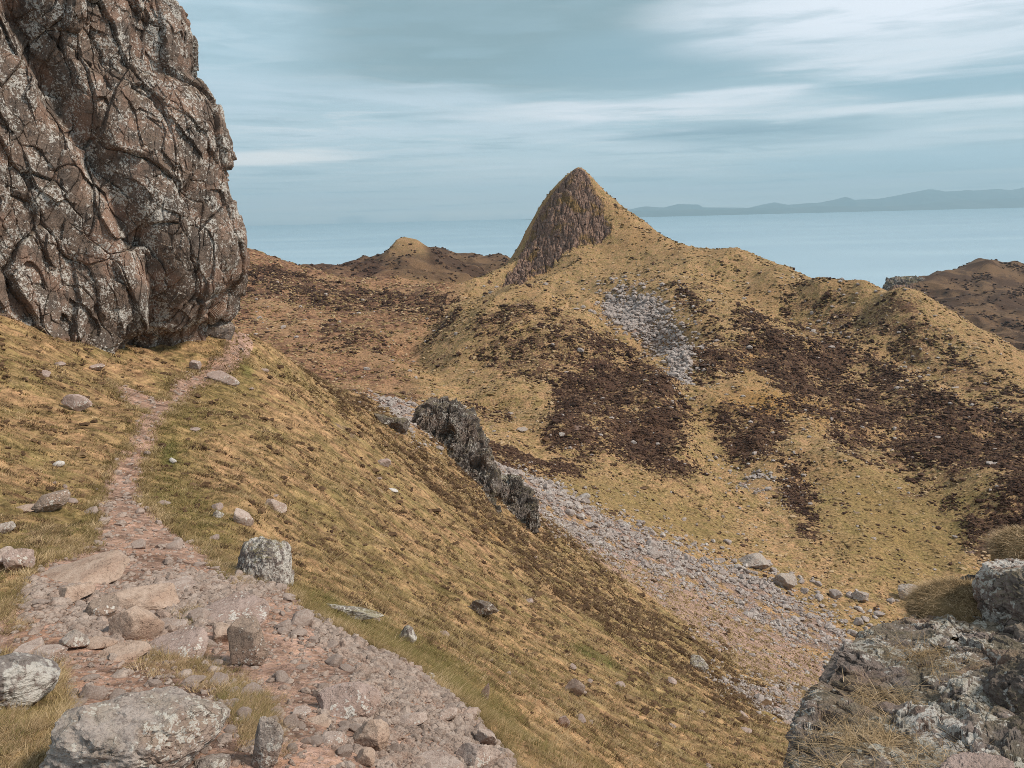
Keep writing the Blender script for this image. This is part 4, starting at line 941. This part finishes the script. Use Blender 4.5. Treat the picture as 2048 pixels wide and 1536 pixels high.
# valley boulders: single things
bw = mask(["1040,950 1250,1030 1400,1060 1520,1120 1700,1180 1850,1230 1800,1330 1650,1270 1500,1200 1300,1120 1150,1060", "1400,900 1480,930 1560,960 1500,1010 1440,960"], 0.03, 0.02)
P, r = pick(bw * Rg ** 1 / 100, 150, 12)
szs = (0.42 * np.random.default_rng(13).lognormal(0, 0.4, len(r))).clip(0.25, 1.0)
copies('boulder', P, szs, TS, M['scree'], 'pale grey boulder of the boulder field on the valley floor', 'boulder', 'boulders on the valley floor', 14, (0.5, 0.9), 0.2, where=lambda p: 'pale grey boulder of the boulder field ' + ('near the foot of the crags' if p[0] < 14 else 'on the green flat below the heather' if p[1] > 125 else 'in the middle of the valley floor' if p[0] < 38 else 'at its right end near the grass mound'))
P, r = pick((sstep(Rg, 8, 14) * sstep(Rg, 75, 45) * (1 - np.clip(dirt * 3, 0, 1)) * sstep(PHg, 0.5, 0.3)), 60, 15)
szs = (0.006 * r * np.random.default_rng(16).lognormal(0, 0.35, len(r))).clip(0.04, 0.5)
copies('stone', P, szs, TS, M['pinkl'], 'small pale lichened stone half sunk in the grass slope', 'stone', 'small stones in the grass slope', 17, (0.3, 0.6), 0.35, where=lambda p: 'small pale lichened stone half sunk in the grass ' + ('left of the path' if p[0] < -0.44 * p[1] else 'beside the path on its right' if p[0] < -0.2 * p[1] else 'of the open slope below the crags' if p[1] > 25 else 'of the lower slope near the gravel'))
# screes
scm = sstep(scree, 0.35, 0.75)
P, r = pick(scm * np.where(Rg > 180, 1.6, 0.06 + 0.9 * (w3 + 0.8 * w1 + 0.8 * w5 > 0.08)), 15000, 18)
sz = (0.0014 * r * np.random.default_rng(19).lognormal(0, 0.5, len(r))).clip(0.08, 1.6)
scatter('scree', P, sz, T1, M['scree'], 20, (0.5, 1.0), 0.2)
P, r = pick(np.clip(blur(scree, 25, 14) * 0.8 + 0.5 * gravel * (w1 > 0.1) + 0.01 * (Rg > 80) * (Rg < 420), 0, 1) * (1 - scm), 5000, 21)
sz = (0.0016 * r * np.random.default_rng(22).lognormal(0, 0.45, len(r))).clip(0.08, 1.4)
scatter('scree', P, sz, T1, M['scree'], 23, (0.4, 0.9), 0.3)
print("scatter stones", time.time() - T00)

# heather cushions
def cushion(seed):
    g_ = np.random.default_rng(seed); D, Fc = ico(2)
    V = D * (1 + g_.uniform(-0.35, 0.35, len(D)))[:, None]; V[:, 2] = np.where(V[:, 2] < 0, V[:, 2] * 0.3, V[:, 2]); return V, Fc
TH = [cushion(600 + k) for k in range(8)]
D, Fc1 = ico(1)
TH1 = [(D * (1 + np.random.default_rng(620 + k).uniform(-0.4, 0.4, len(D)))[:, None], Fc1) for k in range(8)]
clump = sstep(w3 + 0.5 * w1, -0.05, 0.35)
P, r = pick(sstep(heath, 0.15, 0.85) * (0.12 + clump) + 0.8 * sstep(heath2, 0.3, 0.8) * clump, 62000, 30)
sz = (0.00115 * r * np.random.default_rng(31).lognormal(0, 0.4, len(r))).clip(0.12, 1.3)
scatter('heather', P, sz, TH1, M['heather'], 32, (0.45, 0.8), 0.3)
P, r = pick((0.10 + 0.06 * bog) * clump ** 2 * sstep(Rg, 60, 100) * (Rg < 620) + 0.35 * clump * farr * (Rg < 1250), 18000, 33)
sz = (0.0013 * r * np.random.default_rng(34).lognormal(0, 0.4, len(r))).clip(0.12, 2.0)
scatter('heather', P, sz, TH1, M['heather'], 35, (0.4, 0.7), 0.35)
notp = 1 - np.clip(dirt * 2.5, 0, 1)
P, r = pick((nearband * (0.05 + clump ** 2) * 0.45 + 0.20 * clump ** 2 * sstep(Rg, 8, 25) * sstep(Rg, 90, 50)) * notp * (1 - 0.7 * green), 11000, 36)
sz = (0.0026 * r ** 0.95 * np.random.default_rng(37).lognormal(0, 0.4, len(r))).clip(0.04, 0.3)
scatter('heather', P, sz, TH, M['tuft'], 38, (0.35, 0.65), 0.35)
P, r = pick((Rg > 45) * (Rg < 560) * (1 - sstep(heath, 0.4, 0.9)) * (1 - sstep(scree, 0.3, 0.7)) * (1 - 0.6 * green) * (1 - rockm) * (0.35 + clump) * (1 + heath2), 70000, 40)
sz = (0.0013 * r * np.random.default_rng(41).lognormal(0, 0.4, len(r))).clip(0.05, 0.9)
scatter('grass', P, sz, TH1, M['tuss'], 42, (0.35, 0.7), 0.4)
print("heather", time.time() - T00)

# grass blades
def blades(name, P, hgt, wid, mat, seed, segs=2, lean=0.5, curl=0.5, pull=None, shade=None, kind='stuff', parent=None):
    g_ = np.random.default_rng(seed); k = len(P)
    a = g_.uniform(0, 6.283, k); dirv = np.stack([np.cos(a), np.sin(a), np.zeros(k)], 1)
    if pull is not None: dirv = dirv * 0.8 + pull
    b = g_.uniform(0, 6.283, k); side = np.stack([np.cos(b), np.sin(b), np.zeros(k)], 1)
    ln = (lean * g_.uniform(0.3, 1.6, k)); cu = curl * g_.uniform(0.2, 1.8, k)
    rows = []
    for q in range(segs + 1):
        t = q / segs
        c = P + dirv * (hgt * (ln * t + cu * t * t))[:, None]; c[:, 2] += hgt * (t - 0.35 * cu * t * t)
        w = (wid * (1 - t * 0.85) * 0.5)[:, None]
        rows += [c - side * w, c + side * w]
    V = np.stack(rows, 1).reshape(-1, 3); n_ = 2 * (segs + 1)
    f = np.array([[2 * q, 2 * q + 1, 2 * q + 3, 2 * q + 2] for q in range(segs)])
    Fc = (f[None] + (np.arange(k) * n_)[:, None, None]).reshape(-1, 4)
    sh = np.repeat(g_.uniform(0, 1, k) if shade is None else shade, n_)
    o = mesh_obj(name, V, Fc, mat, parent=parent, attrs={'shade': ('POINT', sh)})
    if kind: o['kind'] = kind
    return o
def tufts(P, r, per, spread, seed):
    g_ = np.random.default_rng(seed); k = len(P)
    a = g_.uniform(0, 6.283, (k, per)); q = np.sqrt(g_.uniform(0, 1, (k, per))) * spread[:, None]
    Q_ = np.repeat(P[:, None], per, 1).copy(); Q_[..., 0] += np.cos(a) * q; Q_[..., 1] += np.sin(a) * q
    Q_ = Q_.reshape(-1, 3); Q_[:, 2] = gsample(Zg, Q_[:, 0], Q_[:, 1]) - 0.005
    return Q_, np.repeat(r, per)
def turf(name, weight, k, per, mat, seed, hk, wk, lean=0.6):
    P, r = pick(weight, k, seed)
    g_ = np.random.default_rng(seed + 1)
    Q_, rq = tufts(P, r, per, 0.012 * r ** 0.8 * g_.uniform(0.5, 1.6, k), seed + 2)
    nm = normal_at(Q_[:, 0], Q_[:, 1], 0.5)
    base = np.repeat(g_.uniform(0, 1, k), per) * 0.6 + g_.uniform(0, 0.4, k * per)
    hh = hk * rq ** 0.5 * np.repeat(g_.lognormal(0, 0.3, k), per) * g_.uniform(0.6, 1.2, k * per)
    blades(name, Q_, hh, wk * rq * g_.uniform(0.6, 1.3, len(rq)), mat, seed + 3, 2, lean, 0.5, pull=nm * np.array([1.6, 1.6, 0]), shade=base)
nd = np.clip(1 - dirt * 2.2, 0, 1)
turf('grass', nd * sstep(Rg, 45, 30) * (Rg > 2.5) * (0.4 + 0.9 * (w3 > -0.1)) * (1 - 0.6 * green), 36000, 9, M['grass'], 50, 0.014, 0.0009)
turf('grass', nd * sstep(Rg, 40, 25) * (Rg > 2.5) * (0.14 + green + 2 * lush), 12000, 9, M['grassg'], 60, 0.012, 0.0009)
turf('grass', nd * (1 - nd * 0.8) * (Rg > 2.5) * (Rg < 22) * 4 + 0.6 * nd * (Rg < 7) * (Rg > 2.5), 2500, 16, M['grass'], 70, 0.013, 0.0008)
turf('grass', nd * sstep(Rg, 30, 50) * sstep(Rg, 120, 80) * (0.4 + 0.9 * (w3 > -0.1)), 12000, 6, M['grass'], 80, 0.018, 0.0009)
turf('heather', (0.16 * clump ** 2 * sstep(w5, -0.1, 0.2) + 0.45 * nearband * clump) * nd * sstep(Rg, 7, 12) * sstep(Rg, 85, 55) * (1 - 0.6 * green), 11000, 16, M['tuft'], 110, 0.015, 0.0011, 0.4)
isl = blur(mask(["300,1290 440,1330 540,1400 565,1520 480,1500 440,1400 330,1350 250,1335", "-50,1420 130,1460 140,1700 -50,1700", "60,1050 200,1075 190,1105 60,1120", "350,1230 395,1215 390,1250 350,1255", "0,1180 40,1200 40,1260 0,1270", "400,1090 470,1130 520,1170 470,1175 400,1120"], 0.012, 0.012), 6, 5)
turf('grass', isl * (0.2 + (w3 > -0.1)), 1500, 22, M['tuft2'], 90, 0.014, 0.0008, 1.0)
turf('grass', isl * (w1 > -0.1), 500, 22, M['grassg'], 95, 0.013, 0.0008, 0.9)
edge = np.clip(dirt, 0, 1) * np.clip(1 - dirt, 0, 1) * 4 * (Rg < 45) * (Rg > 2.5)
turf('grass', edge * (w3 > -0.15), 4200, 14, M['grass'], 100, 0.018, 0.0008, 0.7)
print("grass", time.time() - T00)

# ------------------------------------------------------------------ the near outcrop at the right
rim = np.array([(1552, 1505, 2.3), (1580, 1450, 2.42), (1606, 1385, 2.6), (1622, 1315, 2.8), (1655, 1278, 3.0), (1720, 1262, 3.2), (1790, 1248, 3.4), (1835, 1235, 3.55), (1870, 1200, 3.75), (1930, 1160, 4.0), (1990, 1120, 4.2), (2048, 1095, 4.4), (2200, 1040, 4.8),
                (2500, 1150, 3.9), (2600, 1700, 2.0), (2048, 2100, 1.3), (1600, 2100, 1.35), (1545, 1700, 1.85)], float)
top = np.array([(1700, 1350, 2.72), (1850, 1300, 3.0), (1750, 1450, 2.36), (1900, 1450, 2.35), (1950, 1300, 2.95), (2048, 1200, 3.4), (1950, 1215, 3.5), (2048, 1350, 2.6), (2048, 1500, 2.1), (1650, 1450, 2.38), (1750, 1536, 2.1), (1900, 1600, 1.95)], float)
RP = at(rim[:, 0], rim[:, 1], rim[:, 2]); TP = at(top[:, 0], top[:, 1], top[:, 2])
AP = np.concatenate([RP, TP]); nA = len(AP)
Ka = _k((AP[:, None, 0] - AP[:, 0]) ** 2 + (AP[:, None, 1] - AP[:, 1]) ** 2) + np.eye(nA) * 0.01
Pa = np.stack([np.ones(nA), AP[:, 0], AP[:, 1]], 1); Ma = np.zeros((nA + 3, nA + 3)); Ma[:nA, :nA] = Ka; Ma[:nA, nA:] = Pa; Ma[nA:, :nA] = Pa.T
sa_ = np.linalg.solve(Ma, np.concatenate([AP[:, 2], np.zeros(3)]))
def topz(x, y): return _k((x[..., None] - AP[:, 0]) ** 2 + (y[..., None] - AP[:, 1]) ** 2) @ sa_[:nA] + sa_[nA] + sa_[nA + 1] * x + sa_[nA + 2] * y
per = np.concatenate([[0], np.cumsum(np.linalg.norm(np.diff(np.concatenate([RP, RP[:1]]), axis=0)[:, :2], axis=1))]); per /= per[-1]
cen = np.array([RP[:, 0].mean(), RP[:, 1].mean()]) 
ts = np.linspace(0, 1, 1001)[:-1]
rx = np.interp(ts, per, np.append(RP[:, 0], RP[0, 0])); ry = np.interp(ts, per, np.append(RP[:, 1], RP[0, 1]))
rho = np.concatenate([np.linspace(0.02, 0.97, 300), np.linspace(0.975, 1.0, 14)]); wall = np.linspace(0.01, 2.6, 230)
X1 = cen[0] + (rx[:, None] - cen[0]) * rho; Y1 = cen[1] + (ry[:, None] - cen[1]) * rho; Z1 = topz(X1, Y1)
Z1 -= 0.10 * sstep(rho, 0.9, 1.0) ** 2
out_ = np.stack([rx - cen[0], ry - cen[1]], 1); out_ /= np.linalg.norm(out_, axis=1)[:, None]
X2 = rx[:, None] + out_[:, :1] * 0.10 * np.sin(wall * 2)[None]; Y2 = ry[:, None] + out_[:, 1:] * 0.10 * np.sin(wall * 2)[None]; Z2 = Z1[:, -1:] - wall[None]
PX = np.stack([np.concatenate([X1, X2], 1), np.concatenate([Y1, Y2], 1), np.concatenate([Z1, Z2], 1)], -1)
ds = np.roll(PX, -1, 0) - np.roll(PX, 1, 0); dq = np.gradient(PX, axis=1); Nn = np.cross(dq, ds); Nn /= np.linalg.norm(Nn, axis=-1, keepdims=True) + 1e-9
if Nn[:, 100, 2].mean() < 0: Nn = -Nn
PX = PX + Nn * (rocky(PX, Nn, 0.5, 0.062, 91, 0.9, 0.0, 0.8, 1.3))[..., None]
PX[..., 2] += 0.05 * fbm(PX[..., 0] * 2, PX[..., 1] * 2, 0, 3, 4)
nr = len(rho) + len(wall); idx = np.arange(1000 * nr).reshape(1000, nr); nx_ = np.roll(idx, -1, 0)
Fq = np.stack([idx[:, :-1], idx[:, 1:], nx_[:, 1:], nx_[:, :-1]], -1).reshape(-1, 4)
oc = mesh_obj('rock_outcrop', PX.reshape(-1, 3), Fq, M['near'])
tag(oc, 'large near rock outcrop with dead grass on top in the bottom right corner', 'rock outcrop')
def on_top(u, v, Y):
    p = at(u, v, Y); p[2] = float(topz(np.array(p[0]), np.array(p[1]))); return p
def near_rock(label, u, v, Y, dims, seed, mat='near', rot=0.0, tilt=(0, 0), sub=6):
    V, Fc = rock_shape(seed, sub, 12, 0.09)
    p = at(u, v, Y)
    # keep vertices in world space so that the mineral pattern runs on
    Rm = np.array((Matrix.Rotation(rot, 3, 'Z') @ Matrix.Rotation(R(tilt[0]), 3, 'X') @ Matrix.Rotation(R(tilt[1]), 3, 'Y')))
    V = (V * np.array(dims) / 2) @ Rm.T
    o = mesh_obj('boulder', V, Fc, M[mat], loc=tuple(p)); tag(o, label, 'boulder'); return o
near_rock('dark pitted boulder at the right edge on the near outcrop', 2040, 1400, 2.5, (0.42, 0.5, 0.42), 31, 'dark')
near_rock('pinkish-grey lichened block at the right edge above the grass mound', 2070, 1200, 3.3, (0.5, 0.5, 0.42), 33, 'near')
near_rock('low dark rock in the bottom right corner of the near outcrop', 2060, 1530, 2.15, (0.34, 0.4, 0.26), 35, 'dark')
near_rock('pale pinkish rock at the bottom edge right of the dead grass', 1960, 1570, 2.0, (0.3, 0.25, 0.16), 36, 'pinkl', 0.3)

# grass mound on the outcrop: cushion, then blades
def mound(label, u, v, Y, dims, nb, seed):
    p = at(u, v, Y); g_ = np.random.default_rng(seed)
    e = bpy.data.objects.new('grass_tussock', None); scene.collection.objects.link(e); e.location = tuple(p); tag(e, label, 'grass tussock')
    D, Fc = ico(5); V = D * np.array(dims) / 2 * (1 + 0.12 * fbm(D[:, 0] * 2, D[:, 1] * 2, D[:, 2] * 2, 3, seed))[:, None]
    mesh_obj('turf_cushion', V, Fc, M['tuft2'], parent=e, smooth=True, attrs={'shade': ('POINT', np.full(len(V), 0.0))})
    dn = g_.normal(size=(nb, 3)); dn[:, 2] = np.abs(dn[:, 2]) * 0.8 - 0.1; dn /= np.linalg.norm(dn, axis=1)[:, None]
    Pb = dn * np.array(dims) / 2
    blades('blades', Pb * 0.98, g_.uniform(0.012, 0.038, nb), g_.uniform(0.002, 0.0045, nb), M['tuft2'], seed, 3, 0.45, 1.3, pull=dn * np.array([0.35, 0.35, 0]), parent=e)
    return e
mound('rounded mound of dry wiry grass on the near outcrop', 1935, 1244, 3.5, (0.52, 0.55, 0.34), 18000, 5)
mound('yellowish grass tuft at the right edge on the highest near rock', 2062, 1115, 3.9, (0.36, 0.42, 0.28), 7000, 6)
# dead grass over the outcrop top
g_ = np.random.default_rng(77)
cs_ = []
for (u_, v_, Y_, rad, k_) in [(1760, 1410, 2.5, 0.13, 800), (1780, 1490, 2.25, 0.16, 1300), (1700, 1500, 2.22, 0.12, 900), (1850, 1320, 2.9, 0.14, 800), (1900, 1370, 2.7, 0.10, 250), (1840, 1430, 2.42, 0.12, 350), (1950, 1540, 2.05, 0.10, 300), (1900, 1262, 3.3, 0.16, 500), (1720, 1570, 2.05, 0.18, 1100)]:
    p = at(u_, v_, Y_); a = g_.uniform(0, 6.28, k_); q = rad * np.sqrt(g_.uniform(0, 1, k_)) * (1 + 0.4 * g_.normal(size=k_))
    xx = p[0] + np.cos(a) * q; yy = p[1] + np.sin(a) * q
    cl = perlin(xx * 11, yy * 11, 0, 3) > 0.0
    xx, yy = xx[cl], yy[cl]
    cs_.append(np.stack([xx, yy, topz(xx, yy) + 0.0], 1))
Pb = np.concatenate(cs_)
blades('dead_grass', Pb, g_.uniform(0.018, 0.055, len(Pb)), g_.uniform(0.0014, 0.003, len(Pb)), M['tuft2'], 78, 5, 1.1, 2.4)

# ------------------------------------------------------------------ air between the eye and the far shore
hm_ = bpy.data.materials.new("haze"); hm_.use_nodes = True; n = NT(hm_.node_tree)
pv = n.new('ShaderNodeVolumePrincipled'); pv.inputs['Density'].default_value = 4.2e-5; pv.inputs['Color'].default_value = (0.56, 0.82, 0.98, 1)
pv.inputs['Anisotropy'].default_value = 0.1
o_ = n.new('ShaderNodeOutputMaterial'); n.l.new(pv.outputs[0], o_.inputs[1])
zb, zt_ = SEA - 10.5, 1300.0
hv = [(x, y, z) for z in (zb, zt_) for x, y in ((-30000, -8000), (34000, -8000), (34000, 41500), (-30000, 41500))]
me = bpy.data.meshes.new("haze"); me.from_pydata(hv, [], [(0, 3, 2, 1), (4, 5, 6, 7), (0, 1, 5, 4), (1, 2, 6, 5), (2, 3, 7, 6), (3, 0, 4, 7)])
me.materials.append(hm_); hz_o = bpy.data.objects.new("haze", me); scene.collection.objects.link(hz_o); tag(hz_o, kind='stuff')
print("done", time.time() - T00)
